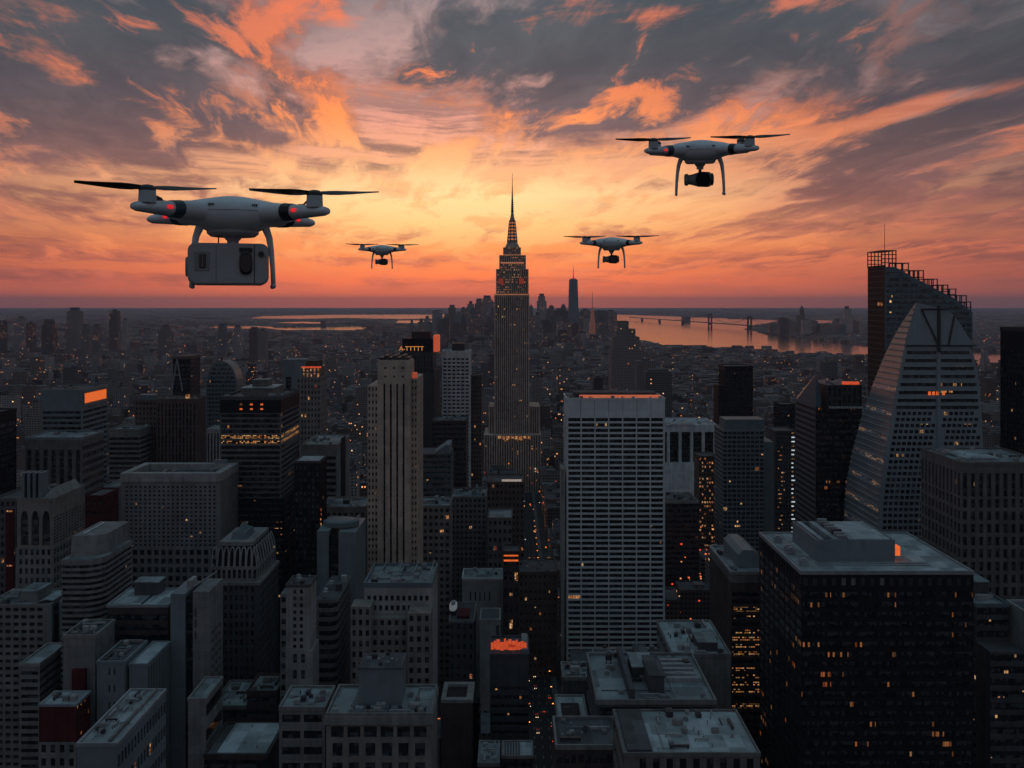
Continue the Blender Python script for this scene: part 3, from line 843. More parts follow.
# dark ribbon tower with lit floors
t = T('office_tower', 'dark tower with pale floor lines and a few brightly lit floors', 220, 281, 600, 52)
z = Z(399, 600); zb = Z(498, 600); zc = Z(413, 600)
t.block(zb, zc, M['taupe'], ribbons(16, fh=.66, mx=(.5, .5)), ribbons(16, fh=.66, mx=(.5, .5)))
wins = t.wins; t.wins = []
lit_floor = lamp_mat('lit_office_floor', (255, 190, 120), .42)
lit_g = glass_mat('lit_floor_glass', lit=.62, cu=1.2, cv=.9, power=.9, cluster=.3)
t.wins = [w for w in wins if w[6] in (10, 11)]; t.windows(lit_g)
t.wins = [w for w in wins if w[6] not in (10, 11)]; t.windows(G1)
t.block(zc, z, M['black_metal'], dict(nx=3, nz=2, fw=.28, fh=.36, dep=.4, mx=(10, 9), mz=(1, 2)), None, name='top_wall')
t.windows(SIGN, LW, .3)
t.block(0, zb, M['black_metal'], ribbons(34, fh=.5), ribbons(34, fh=.5), name='base_wall', x1=t.x1 + 3, y0=t.y0 - 2.5); t.windows(G2)
t.roof(z, M['dark_felt'], M['dark_concrete'], h=1.6)
t.penthouse(t.x0 + 10, t.x0 + 31, t.y0 + 12, t.y1 - 12, z + .17, 5.5, M['taupe'], M['pale_felt'])
t.penthouse(t.x0 + 15, t.x0 + 25, t.y0 + 20, t.y1 - 20, z + 6.13, 4, M['taupe'], M['felt'], 'upper_penthouse')
t.units(z + .17, 8, PLANT, 15, y1=t.y0 + 11)
t.units(z + .17, 6, PLANT, 16, x0=t.x0 + 32)

t = T('dark_slab', 'plain black slab tower with a pale roof beside the dark lit-floor tower', 294.5, 319.5, 556, 22)
z = Z(462, 556); t.block(0, z, M['black_metal'], strips(2.4, .5, dep=.25), strips(2.4, .5, dep=.25)); t.roof(z, M['pale_felt'], M['dark_concrete'], h=.7); t.windows(G0)
for k in range(5):
    b = MB(); b.box(t.x1 + .05, t.x1 + .5, t.y0 + 2, t.y0 + 3.4, Z(512 + k * 5, 556), Z(512 + k * 5, 556) + 1.5); b.build('stair_lamp', LW[2], t.root)

t = T('crowned_tower', 'brown tower with orange light glowing in its stepped crown', 297, 320.5, 800, 28)
z = Z(378, 800); t.block(0, z, M['limestone'], grid(3.0, 40, .45, .55), grid(3.0, 40, .45, .55)); t.windows(G1, LW, .03)
t.block(z + .02, z + 9, M['taupe'], grid(3.2, 2, .5, .7), grid(3.2, 2, .5, .7), x0=t.x0 + 3.5, x1=t.x1 - 1, y0=t.y0 + 3, y1=t.y1 - 3, name='crown'); t.windows(LW[2], LW, .5)
b = MB(); b.box(t.x0 + 6, t.x1 - 3, t.y0 + 6, t.y1 - 5, z + 9.02, z + 14); b.build('crown_cap', M['dark_brick'], t.root)
b = MB(); b.box(t.x0 + 3, t.x1, t.y0 + 2.2, t.y0 + 2.9, z + 8.4, z + 9.6); b.build('crown_lamp', SIGN2, t.root)
t.roof(z, M['felt'], M['limestone'], h=.8)
t = T('blue_building', 'blue-grey box tower with a black lower corner behind the crowned brown tower', 283, 305, 950, 30)
z = Z(360, 950); t.block(0, z, M['blue_panel'], strips(9, .5, mz=(0, 14)), None); t.roof(z, M['felt'], M['blue_panel'], h=.6); t.windows(G0)
t = T('banded_building', 'grey banded block with a blank dark end wall left of the tan shaft', 302, 337, 640, 50)
z = Z(446, 640); t.block(0, z, M['concrete'], ribbons(36, mx=(.6, .6), mz=(0, 6)), None); t.roof(z, M['felt'], M['concrete']); t.windows(G0)
b = MB(); b.box(t.x1 + .03, t.x1 + .5, t.y0 + 14, t.y0 + 30, 0, z + 3); b.build('end_shaft', M['black_metal'], t.root); t.units(z + .16, 8, PLANT, 18)
t = T('masonry_building', 'taupe block with small square windows at the foot of the tan shaft', 320, 365.5, 600, 30)
z = Z(508, 600); t.block(0, z, M['limestone'], grid(3.4, 30, .5, .5, mz=(0, 2)), None); t.roof(z, M['felt'], M['limestone']); t.windows(G1, LW, .06); t.units(z + .16, 9, PLANT, 19)
t = T('twin_slab_building', 'blue-grey pair of slabs with a dark glass gap between them', 317, 356, 512, 34)
z = Z(531, 512)
w = t.x1 - t.x0
t.block(0, z, M['blue_panel'], None, None, x1=t.x0 + w * .30, name='slab'); t.block(0, z - .6, M['blue_panel'], None, None, x0=t.x0 + w * .55, name='slab')
t.block(0, z - 3, M['black_metal'], ribbons(30, fh=.6), None, x0=t.x0 + w * .30 + .01, x1=t.x0 + w * .55 - .01, y0=t.y0 + 1.2, name='glass_gap'); t.windows(G0)
b = MB(); b.rings([[(t.x0 + w * .5 + a * 10 * math.cos(k * math.pi / 6), t.y0 + 14 + a * 8 * math.sin(k * math.pi / 6), zz) for k in range(12)] for a, zz in ((1, z + .03), (1, z + 2.6), (.8, z + 3.4))]); b.build('round_hood', M['teal_panel'], t.root)
t.units(z + .03, 4, PLANT, 20, y0=t.y0 + 22)

# tan shaft
t = T('stone_skyscraper', 'tall tan stone shaft with dark vertical window strips and shoulder blocks', 377.5, 410.5, 560, 50)
z = Z(362, 560); w = t.x1 - t.x0
zs = Z(381, 560)
t.block(0, zs, M['tan_stone'], dict(nx=4, nz=1, fw=.30, fh=.985, dep=1.2, mx=(2.2, 2.2)), strips(3.4, .38, dep=.8), name='shaft', y1=t.y0 + 22); t.windows(G0, name='window_strip')
t.block(zs + .02, z, M['tan_stone'], dict(nx=3, nz=2, fw=.26, fh=.22, dep=.6, mx=(2, 2), mz=(0, 1)), dict(nx=4, nz=2, fw=.26, fh=.22, dep=.6, mx=(4, 4), mz=(0, 1)), name='crown', y1=t.y0 + 22); t.windows(G0)
zl = Z(386, 560); xl = X(367, 560)
t.block(0, zl, M['tan_stone'], grid(2.0, 54, .45, .5), None, x0=xl, x1=t.x0 - .02, y0=t.y0 + 2, y1=t.y1 - 4, name='shoulder'); t.windows(G1, LW, .01)
t.block(0, Z(379, 560), M['tan_stone'], grid(2.1, 56, .45, .5), grid(2.4, 56, .45, .5), x0=t.x1 + .02, x1=X(416.5, 560), y0=t.y0 + 4, y1=t.y1 - 8, name='shoulder'); t.windows(G1, LW, .01)
b = MB(); b.box(t.x0 + .5, t.x1 - .5, t.y0 + .5, t.y0 + 21.5, z + .02, z + 1.0); b.build('cornice', M['tan_stone'], t.root)
b = MB()
for k in range(7): b.box(t.x0 + 1 + k * 2.6, t.x0 + 2.6 + k * 2.6, t.y0 + 2, t.y0 + 20, z + 1.02, z + 2.6 + (k % 2) * 1.2)
b.build('roof_plant', M['dark_metal'], t.root)
b = MB(); b.box(t.x1 + .3, X(415, 560), t.y0 + 6, t.y0 + 14, Z(379, 560) + .02, Z(379, 560) + 3.0); b.build('lit_roof_box', lamp_mat('dim_red_panel', (255, 110, 70), .28), t.root)

# sign tower
t = T('sign_tower', 'black tower carrying orange lit letters near its flat top', 400, 433, 850, 34)
z = Z(338.5, 850)
t.block(0, Z(352, 850), M['dark_metal'], strips(3.1, .4, dep=.4), None); t.windows(G1)
t.block(Z(352, 850) + .01, z, M['black_metal'], None, None, name='sign_wall', x0=t.x0 + 2)
b = MB(); b.box(t.x1 - 20, t.x1 - 3, t.y0 + 6, t.y1 - 4, z + .02, z + 6); b.build('penthouse', M['dark_brick'], t.root)
cu = bpy.data.curves.new('sign_lettering', 'FONT'); cu.body = 'A-TTTTT'; cu.size = 5.8; cu.extrude = .12; cu.space_character = .95
cu.align_x = 'CENTER'; cu.align_y = 'CENTER'; cu.materials.append(GOLD)
tmp = bpy.data.objects.new('sign_lettering', cu); C.objects.link(tmp); bpy.context.view_layer.update()
me = bpy.data.meshes.new_from_object(tmp.evaluated_get(bpy.context.evaluated_depsgraph_get())); bpy.data.objects.remove(tmp); me.materials.clear(); me.materials.append(GOLD)
o = bpy.data.objects.new('sign_lettering', me); C.objects.link(o); o.parent = t.root
o.location = (X(411.5, 850) - t.root.location.x, t.y0 - .25 - t.root.location.y, Z(348.8, 850)); o.rotation_euler = (R(90), 0, 0)
b = MB(); b.prism([(X(433.4, 850), 850.5), (X(438.5, 850), 853), (X(438.5, 850), 872), (X(433.4, 850), 872)], 0, Z(370, 850)); b.build('corner_bay', M['brown_brick'], t.root)
b = MB(); b.prism([(X(433.4, 850), 850.5), (X(438.3, 850), 853), (X(438.3, 850), 870), (X(433.4, 850), 870)], Z(352, 850), Z(332, 850) - 3); b.build('sunset_glow_corner', lamp_mat('corner_sunset_glow', (255, 110, 65), .42), t.root)  # sunset reflection on the corner bay, put in as orange emission
b = MB(); b.box(X(419, 850), X(433.2, 850), 846, 849.9, 0, Z(374, 850)); b.build('front_bay', M['dark_metal'], t.root)

t = T('white_tower', 'white concrete tower with a regular grid of small dark windows', 442, 470, 900, 30)
z = Z(352, 900); t.block(0, z, M['white_stone'], dict(nx=6, nz=58, fw=.70, fh=.46, dep=.5, mx=(.6, .6), mz=(0, 5)), dict(nx=6, nz=58, fw=.6, fh=.46, dep=.5)); t.roof(z, M['pale_felt'], M['white_stone']); t.windows(G0)
b = MB(); b.box(t.x0 + 9, t.x0 + 21, t.y0 + 8, t.y0 + 20, z + .2, z + 8); b.build('penthouse', M['dark_metal'], t.root)
t = T('brick_tower', 'dark brown ribbon-windowed block in front of the white grid tower', 432, 466, 770, 36)
z = Z(422, 770); t.block(0, z, M['dark_brick'], ribbons(40, fh=.5), None); t.roof(z, M['dark_felt'], M['dark_brick']); t.windows(G0); t.units(z + .16, 8, PLANT, 22)
t = T('brick_tower', 'slim reddish brown tower standing right of the white grid tower', 471, 481.5, 920, 24)
z = Z(376, 920); t.block(0, z, M['brown_brick'], grid(2.6, 44, .5, .5), None); t.roof(z, M['dark_felt'], M['brown_brick']); t.windows(G1, LW, .04)

# ================================================================ the spire tower
Y = 1300
r = thing('spire_skyscraper', (X(512, Y), Y + 28, 0), 'tall stepped art deco skyscraper with a lit mast and needle spire', 'skyscraper'); FOOT.append((X(482, Y), X(543, Y), Y - 14, Y + 70, 'spire'))
ES = wall_mat('spire_tower_stone', (.56, .42, .34)); EG = glass_mat('spire_tower_glass', (.014, .013, .014), lit=.045, cu=1.4, cv=3.6, power=.7, cluster=.6, warm=((255, 150, 70), (255, 200, 120)))
class Tier(Tower):
    def __init__(s, root, p0, p1, y0, y1): s.root = root; s.x0, s.x1, s.y0, s.y1 = X(p0, Y), X(p1, Y), y0, y1; s.sides = 'LR'; s.wins = []
allw = []
def tier(p0, p1, y0, y1, za, zb, pitch, nm):
    t = Tier(r, p0, p1, y0, y1)
    t.block(za, zb, ES, strips(pitch, .42, dep=.7, mx=(1.2, 1.2), fh=.985), strips(pitch, .42, dep=.7, mx=(1.2, 1.2), fh=.985), name=nm)
    allw.extend(t.wins); return t
z0, z1, z2, z3, z4 = Z(407, Y), Z(294, Y), Z(269, Y), Z(255, Y), Z(247, Y)
tier(494.3, 529.3, Y, Y + 56, 0, z1 - 1.4, 3.05, 'shaft')
b = MB(); b.box(X(494, Y), X(529.6, Y), Y - .5, Y + 56.5, z1 - 1.38, z1 - .02); b.build('lit_ledge', lamp_mat('warm_ledge_light', (255, 165, 110), .26), r)
tier(496, 528.6, Y + 2, Y + 52, z1, z2, 3.0, 'upper_shaft')
tier(499.2, 526, Y + 5, Y + 47, z2 + .02, z3, 3.0, 'top_storeys')
tier(503, 521, Y + 10, Y + 40, z3 + .02, z4, 3.0, 'attic')
tier(484, 541, Y - 10, Y + 68, 0, Z(434, Y), 3.4, 'base'); tier(488.5, 540, Y + 5, Y + 62, Z(434, Y) + .02, z0, 3.2, 'lower_shoulder')
up = [w for w in allw if w[0][2] > z1]; hang_windows(r, [w for w in allw if w[0][2] <= z1], EG, [], 0, 'window_strip', 60)
hang_windows(r, up, glass_mat('crown_storey_glass', (.02, .016, .014), lit=.16, cu=1.3, cv=3.4, power=.6, cluster=.4, warm=((255, 130, 70), (255, 190, 120))), [], 0, 'window_strip', 40)
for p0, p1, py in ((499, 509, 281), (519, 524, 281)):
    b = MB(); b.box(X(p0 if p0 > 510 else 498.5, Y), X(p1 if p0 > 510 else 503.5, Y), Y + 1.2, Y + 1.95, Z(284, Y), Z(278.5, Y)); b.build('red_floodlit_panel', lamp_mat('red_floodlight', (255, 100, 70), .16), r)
b = MB(); b.box(X(501, Y), X(524, Y), Y + 4.2, Y + 4.9, Z(263.4, Y), Z(262, Y)); b.build('lit_cornice', lamp_mat('cornice_glow', (255, 165, 120), .32), r)
b = MB(); b.box(X(502.5, Y), X(521.5, Y), Y + 9.0, Y + 9.9, Z(255.4, Y), Z(254.4, Y)); b.build('lit_cornice', lamp_mat('cornice_glow_b', (255, 165, 110), .4), r)
cx, cy = X(512.3, Y), Y + 25
def ring8(rad, zz, n=8): return [(cx + rad * math.cos(k * 2 * math.pi / n + .39), cy + rad * math.sin(k * 2 * math.pi / n + .39), zz) for k in range(n)]
b = MB(); b.rings([ring8(11.5, z4 + .02), ring8(9.5, z4 + 4), ring8(7.2, z4 + 8)]); b.build('mast_base', ES, r)
b = MB(); b.rings([ring8(6.6, z4 + 8.02), ring8(5.6, Z(232, Y)), ring8(4.2, Z(219, Y)), ring8(2.6, Z(215, Y)), ring8(1.9, Z(211, Y))]); b.build('mast', ES, r)
for k in range(8):
    a = k * math.pi / 4 + .39
    b = MB(); b.tube((cx + 7.4 * math.cos(a), cy + 7.4 * math.sin(a), z4 + 8), (cx + 4.4 * math.cos(a), cy + 4.4 * math.sin(a), Z(219, Y)), .75, .5, 6); b.build('mast_rib', M['brown_brick'], r)
for k in range(6):
    zz = z4 + 11 + k * 4.6; rr = 6.4 - k * .38
    b = MB(); b.rings([ring8(rr + .12, zz), ring8(rr + .1, zz + 2.2)], cap=False); b.build('mast_window', lamp_mat('mast_light', (255, 150, 85), .42), r)
b = MB(); b.tube((cx, cy, Z(211, Y)), (cx, cy, Z(197, Y)), 1.7, 1.1, 8); b.tube((cx, cy, Z(197, Y)), (cx, cy, Z(184, Y)), .9, .6, 8); b.tube((cx, cy, Z(184, Y)), (cx, cy, Z(171, Y)), .5, .25, 6)
for k in range(9): b.tube((cx, cy, Z(210 - k * 2.3, Y)), (cx, cy, Z(209.2 - k * 2.3, Y)), 2.3 - k * .15, n=8)
b.build('spire', M['dark_metal'], r)
for k in range(8):
    b = MB(); xa = X(498 + k * 4.2, Y); b.box(xa, xa + 4.2, Y - 11.2, Y - 10.1, Z(437.5 + (k % 3) * .8, Y), Z(435.2, Y)); b.build('street_level_light', LW[0], r)

# ================================================================ centre right
t = T('grid_tower', 'broad pale tower with a bold grid of dark windows and an orange-lit roof edge', 566.6, 665, 640, 36)
z = Z(399, 640); zg = Z(417, 640)
GW = wall_mat('grid_tower_stone', (.74, .735, .725), .7, .2)
t.sides = 'LR'
t.block(0, zg, GW, dict(nx=7, nz=50, fw=.92, fh=.66, dep=1.3, mx=(.5, .5)), dict(nx=4, nz=50, fw=.9, fh=.66, dep=1.3, mx=(.5, .5)))
t.windows(G0, LW, .004)
b = MB(); b.box(t.x0, t.x1, t.y0, t.y1, zg + .01, z); b.build('top_fascia', GW, t.root)
for k in range(1, 7):
    b = MB(); xx = t.x0 + (t.x1 - t.x0) * k / 7; b.box(xx - .12, xx + .12, t.y0 - .06, t.y0 - .005, zg + .3, z - .3); b.build('panel_joint', M['dark_concrete'], t.root)
t.roof(z, M['dark_felt'], GW, h=.7)
b = MB(); b.box(t.x0 + 9, t.x1 - 2, t.y0 + 5, t.y0 + 5.6, z + .17, z + 2.3); b.build('roof_glow_strip', lamp_mat('roof_edge_glow', (255, 135, 92), .42), t.root)  # orange emissive strip just behind the front roof edge
b = MB(); b.box(t.x0 + 6, t.x1 - 4, t.y0 + 12, t.y1 - 6, z + .17, z + 3.2); b.build('penthouse', M['dark_concrete'], t.root)
t.units(z + .17, 16, PLANT, 30, y1=t.y0 + 11, big=.55)
b = MB(); b.box(t.x0 - 3.4, t.x0 - 1.4, t.y0 + 3, t.y0 + 22, 0, Z(470, 640)); b.build('service_shaft', M['pale_concrete'], t.root)

t = T('colonnade_building', 'low pale building with tall white columns right of the grid tower', 655, 717, 1000, 60)
z = Z(426, 1000); t.block(0, z, M['white_stone'], dict(nx=5, nz=1, fw=.76, fh=.98, dep=3.5, mx=(2, 2), mz=(Z(463, 1000), 6)), None); t.windows(G0)
t.roof(z, M['pale_felt'], M['white_stone'], h=1.5); t.units(z + .16, 10, PLANT, 31)
b = MB(); b.rings([[(t.x0 + 12 + k * 4, t.y0 - .4 - dy, z + 2 - .12 * (k - 4) ** 2 + dz) for dy, dz in ((0, 0), (1, 0), (1, 1.4), (0, 1.4))] for k in range(9)]); b.build('curved_canopy', M['white_stone'], t.root)
t = T('lit_building', 'mid-rise block glowing with orange windows below the white colonnade', 699, 716, 900, 24)
z = Z(457, 900); t.block(0, z, M['brown_brick'], grid(2.3, 30, .6, .5), grid(2.6, 30, .6, .5)); t.roof(z, M['dark_felt'], M['brown_brick']); t.windows(G1, LW, .38)
t = T('dark_block', 'flat-roofed dark block right of the grid tower and below the orange-lit block', 665.8, 699, 800, 40)
z = Z(503, 800); t.block(0, z, M['dark_brick'], ribbons(20), ribbons(20)); t.roof(z, M['dark_felt'], M['concrete']); t.windows(G0); t.units(z + .16, 12, PLANT, 33)
t = T('dark_tower', 'black tower with fine vertical lines rising above the right-hand rooftops', 725, 753, 1100, 34)
z = Z(367, 1100); t.block(0, z, M['black_metal'], strips(2.6, .5), strips(2.6, .5)); t.roof(z, M['dark_felt'], M['black_metal']); t.windows(G0)
t.block(0, Z(386, 1100), M['black_metal'], strips(2.6, .5), None, x0=t.x0 - 7, x1=t.x0 - .02, y0=t.y0 + 4, y1=t.y1 - 4, name='shoulder'); t.windows(G0)
t = T('grid_glass_tower', 'teal glass apartment tower with a fine white grid of frames', 723, 764, 800, 34)
z = Z(431, 800); t.block(0, z, M['blue_panel'], dict(nx=9, nz=40, fw=.86, fh=.72, dep=.5), dict(nx=7, nz=40, fw=.86, fh=.72, dep=.5)); t.roof(z, M['felt'], M['blue_panel']); t.windows(GT, LW, .012)
b = MB(); b.box(t.x1 + .02, X(774, 800), t.y0 + 1, t.y1 - 4, 0, Z(442, 800)); b.build('service_core', M['teal_panel'], t.root)
b = MB(); b.box(t.x0 + 3, t.x1 + 2, t.y0 + 6, t.y1 - 6, z + .2, z + 9); b.build('penthouse', M['teal_panel'], t.root)
t = T('sparkle_building', 'dark slab with two vertical rows of sparkling lamps beside the teal grid tower', 775, 796, 850, 30)
z = Z(432, 850); t.block(0, z, M['dark_concrete'], grid(2.4, 40, .5, .5), None); t.roof(z, M['dark_felt'], M['dark_concrete']); t.windows(G0, LW, .01)
rd = random.Random(5)
for k in range(30):
    zz = Z(432 + k * 4.3, 850)
    b = MB(); xa = X(791.5, 850); b.box(xa, xa + rd.uniform(1.2, 3.2), t.y0 - .4, t.y0 - .02, zz - 1.4, zz - .4); b.build('facade_lamp', COLD if k % 3 else LW[1], t.root)
    if k > 2 and rd.random() < .75:
        xa = X(779 + rd.uniform(-1.5, 2.5), 850)
        b = MB(); b.box(xa, xa + rd.uniform(.8, 3), t.y0 - .4, t.y0 - .02, zz - 2.2, zz - 1.2); b.build('facade_lamp', LW[rd.randrange(2)], t.root)
t = T('dark_tower', 'small black block standing behind the sparkling lamp slab', 780, 796, 1040, 26)
z = Z(405, 1040); t.block(0, z, M['black_metal'], ribbons(30), ribbons(30)); t.roof(z, M['dark_felt'], M['black_metal']); t.windows(G0)

# dark glass tower with the slanted blue crown
t = T('slant_tower', 'dark glass tower with a slanted blue crown peak and a ribbed upper box', 815.5, 862, 620, 44)
z = Z(407, 620)
t.block(0, z, M['black_metal'], ribbons(52, fh=.72, dep=.2), None, name='wall'); t.windows(GB)
t.sides = 'L'
mb = MB(); facade(mb, t.wins, (t.x0 - .05, t.y1), (0, -1), (-1, 0), t.y1 - t.y0, 0, z, 1, 50, .96, .5, .25); mb.build('side_wall', M['blue_dark'], t.root); t.windows(G1)
zp = Z(373, 620)
b = MB(); xa, xb = t.x0, X(821, 620)
b.v += [(xa, t.y0 + .02, z + .02), (xb, t.y0 + .02, z + .02), (xb, t.y0 + .02, z + 6), (xa + .8, t.y0 + .02, zp), (xa, t.y1 - 2, z + .02), (xb, t.y1 - 2, z + .02), (xb, t.y1 - 2, z + 3), (xa + .8, t.y1 - 2, z + 3)]
b.f += [(0, 1, 2, 3), (3, 2, 6, 7), (1, 5, 6, 2), (4, 0, 3, 7), (5, 4, 7, 6)]; b.m += [0] * 5; b.build('slanted_crown', M['blue_dark'], t.root)
t.block(z + .02, Z(385, 620), M['dark_metal'], strips(3.3, .6, dep=.8), None, x0=X(827, 620), name='upper_box'); t.windows(G0)
for k in range(12):
    b = MB(); xa = X(828.5, 620) + k * 1.9; b.quad([(xa, t.y0 - 2.2, z - .6), (xa + 1.5, t.y0 - 2.2, z - .6), (xa + 1.5, t.y0 - .1, z + .5), (xa, t.y0 - .1, z + .5)]); b.quad([(xa, t.y0 - .1, z + .3), (xa + 1.5, t.y0 - .1, z + .3), (xa + 1.5, t.y0 - 2.2, z - .8), (xa, t.y0 - 2.2, z - .8)]); b.build('canopy_slat', M['pale_concrete'], t.root)
b = MB(); b.box(X(845, 620), X(861, 620), t.y0 + 3, t.y0 + 6, Z(385, 620) + .05, Z(385, 620) + 1.8); b.build('roof_lamp', SIGN2, t.root)
t.units(Z(385, 620), 6, PLANT, 35, x0=X(830, 620))

# stepped tower with lattice crowns
Y = 700
r = thing('stepped_tower', (X(920, Y), Y + 20, 0), 'dark teal glass tower whose roof steps down under open lattice crowns with one thin antenna', 'skyscraper'); FOOT.append((X(866, Y), X(974, Y), Y, Y + 46, 'stepped'))
top = [(885, 266.8), (895, 267), (903, 271), (910, 275.5), (925, 283), (939, 290.5), (953, 297.5), (962, 304), (972.5, 312)]
pr = [(X(885, Y), 0), (X(972.5, Y), 0)] + [(X(a, Y), Z(b_, Y)) for a, b_ in reversed(top)]
b = MB(); b.profile(pr, Y, Y + 34); b.build('wall', M['teal_panel'], r)
def edge(px):
    for (a, za), (c, zc) in zip(top, top[1:]):
        if a <= px <= c: return za + (zc - za) * (px - a) / (c - a)
    return top[0][1] if px < top[0][0] else top[-1][1]
for j in range(46):
    zz = Z(270, Y) - j * 4.2
    xl = X(886.5, Y)
    px = 972.0
    while px > 890 and Z(edge(px), Y) < zz + 3.4: px -= 1
    if px > 895:
        b = MB(); b.box(xl, X(px - .8, Y), Y - .14, Y - .005, zz, zz + 2.7); b.build('window_band', GT, r)
    if zz < Z(269, Y):
        b = MB(); b.box(X(885, Y) - .14, X(885, Y) - .005, Y + .6, Y + 33.5, zz, zz + 3.85); b.build('window_band', M['black_metal'], r)
def lattice(p0, p1, pt, pb, nv, nh, y0=Y + 2, y1=Y + 12):
    b = MB(); x0, x1, zb, zt = X(p0, Y), X(p1, Y), Z(pb, Y), Z(pt, Y); tk = .32
    for yy in (y0, y1):
        for k in range(nv + 1):
            xx = x0 + (x1 - x0) * k / nv; b.box(xx - tk, xx + tk, yy - tk, yy + tk, zb, zt)
        for k in range(1, nh + 1):
            zz = zb + (zt - zb) * k / nh; b.box(x0 - tk - .05, x1 + tk + .05, yy - tk - .04, yy + tk + .04, zz - tk, zz + tk)
    for k in range(nv + 1):
        xx = x0 + (x1 - x0) * k / nv; b.box(xx - tk - .06, xx + tk + .06, y0, y1, zt - tk + .03, zt + tk + .03)
    b.build('lattice_crown', M['dark_metal'], r)
lattice(882, 896.5, 250.5, 266.8, 4, 4, Y + 1, Y + 28); lattice(896, 909.5, 263, 276, 2, 2); lattice(911, 924.5, 270.5, 284, 3, 2); lattice(926, 938.5, 279, 292, 3, 2)
lattice(939.5, 949, 285, 298, 2, 2); lattice(950, 957, 289, 300, 1, 2); lattice(958, 967.5, 295.5, 310, 2, 2); lattice(967.8, 972, 302, 313, 1, 2)
b = MB(); b.tube((X(891, Y), Y + 12, Z(268, Y)), (X(891, Y), Y + 12, Z(222, Y)), .3, .12, 6); b.build('antenna', M['dark_metal'], r)
b = MB(); b.box(X(885, Y) - .5, X(885, Y) - .16, Y + 4, Y + 13, Z(305.5, Y), Z(302.5, Y)); b.build('window_lamp', LW[0], r)
# curved pyramid
Y = 560; D = 42
r = thing('curved_tower', (X(930, Y), Y + 20, 0), 'pale glass tower that flares outward from a pointed shell top', 'skyscraper'); FOOT.append((X(850, Y), X(1000, Y), Y, Y + D, 'curved'))
Lc = [(916.5, 303), (911, 322), (906, 342), (897, 386), (887, 443), (882, 477), (879, 505), (877, 570)]
Dc = [(1.5, 303), (16, 330), (28, 360), (38, 395), (46, 430), (52, 470), (56, 505), (58, 570)]
Rc = [(917.5, 303), (930, 303.6), (945, 307), (957, 318), (966, 335), (974, 356), (979, 380), (982, 420), (984, 470), (985, 560)]
def curve(cv, py):
    for (a, ya), (c, yc) in zip(cv, cv[1:]):
        if ya <= py <= yc: return a + (c - a) * (py - ya) / max(1e-6, yc - ya)
    return cv[0][0] if py < cv[0][1] else cv[-1][0]
rows = [303 + k * 6 for k in range(44)]
Lp = [(X(curve(Lc, py), Y), Z(py, Y)) for py in rows]; Rp = [(X(curve(Rc, py), Y), Z(py, Y)) for py in rows]
Dp = [curve(Dc, py) for py in rows]
rg = [[(Lp[-1][0], Y, 0), (Rp[-1][0], Y, 0), (Rp[-1][0], Y + Dp[-1], 0), (Lp[-1][0], Y + Dp[-1], 0)]]
for (xa, za), (xb, zb), dd in reversed(list(zip(Lp, Rp, Dp))): rg.append([(xa, Y, za), (xb, Y, za), (xb, Y + dd, za), (xa, Y + dd, za)])
CF = wall_mat('pale_glass_cladding', (.29, .33, .345), .32, .22, .5)
b = MB(); b.rings(rg); b.build('wall', CF, r)
SP = wall_mat('sloped_pane', (.23, .26, .275), .28, .18, .5)
SG = glass_mat('sloped_glass', (.22, .235, .245), lit=.16, cu=2.0, cv=1.1, rough=.3, power=.4, cluster=.5)
for k in range(len(Lp) - 1):                       # the sloping left face: panes with pale floor ledges
    (xa, za), (xb, zb) = Lp[k], Lp[k + 1]
    f = .80; o = .12; da, db = Dp[k], Dp[k + 1]
    xm, zm, dm = xa + (xb - xa) * f, za + (zb - za) * f, da + (db - da) * f
    b = MB(); b.quad([(xa - o, Y + .6, za), (xa - o, Y + da - .6, za), (xm - o, Y + dm - .6, zm), (xm - o, Y + .6, zm)]); b.build('sloped_window', SG if k % 4 == 2 and k > 10 else SP, r)
    b = MB(); b.box(xb - .75, xb + .02, Y + .3, Y + db - .3, zb - .2, zb + .3); b.build('floor_ledge', M['pale_concrete'], r)
wins = []
for k in range(18, 40):                            # punched floors
    py = 303 + k * 6.0
    za, zb = Z(py + 4.2, Y), Z(py + .8, Y)
    xl, xr = X(curve(Lc, py), Y) + 2.5, X(curve(Rc, py), Y) - 1.5
    mid = X(938.5, Y)
    xx = xl
    while xx + 2.2 < xr:
        if abs(xx + 1.1 - mid) > 2.8: wins.append((((2 * xx + 2.2) / 2, Y - .1, (za + zb) / 2), (1, 0), (0, -1), 2.2, zb - za, 0, 0))
        xx += 3.1
hang_windows(r, wins, G1, LW, .05)
sh = [(X(917, Y), Z(304, Y)), (X(908, Y), Z(331, Y)), (X(905, Y), Z(345, Y)), (X(975, Y), Z(345, Y)), (X(967, Y), Z(335, Y)), (X(957, Y), Z(319, Y)), (X(945, Y), Z(308, Y))]
b = MB(); b.quad([(x, Y - .12, z) for x, z in reversed(sh)]); b.build('shell_glass', CF, r)
for a, c in (((921, 309), (938, 345)), ((938.5, 306), (938.5, 352)), ((954, 316), (948, 345)), ((921, 309), (950, 309)), ((906, 345.5), (976, 345.5))):
    b = MB(); b.tube((X(a[0], Y), Y - .7, Z(a[1], Y)), (X(c[0], Y), Y - .7, Z(c[1], Y)), .9 if a[0] == c[0] else .5, n=6); b.build('shell_brace', M['dark_metal'], r)
for k, py in enumerate((350, 358, 366, 374, 382, 390, 398, 405)):
    b = MB(); b.box(X(curve(Lc, py), Y) + 1.5, X(936, Y), Y - .2, Y - .02, Z(py + 4, Y), Z(py + .8, Y)); b.build('window_band', G2 if k in (4, 7) else G1, r)
    b = MB(); b.box(X(941, Y), X(curve(Rc, py), Y) - 1.5, Y - .2, Y - .02, Z(py + 4, Y), Z(py + .8, Y)); b.build('window_band', G2 if k in (4, 5) else G1, r)
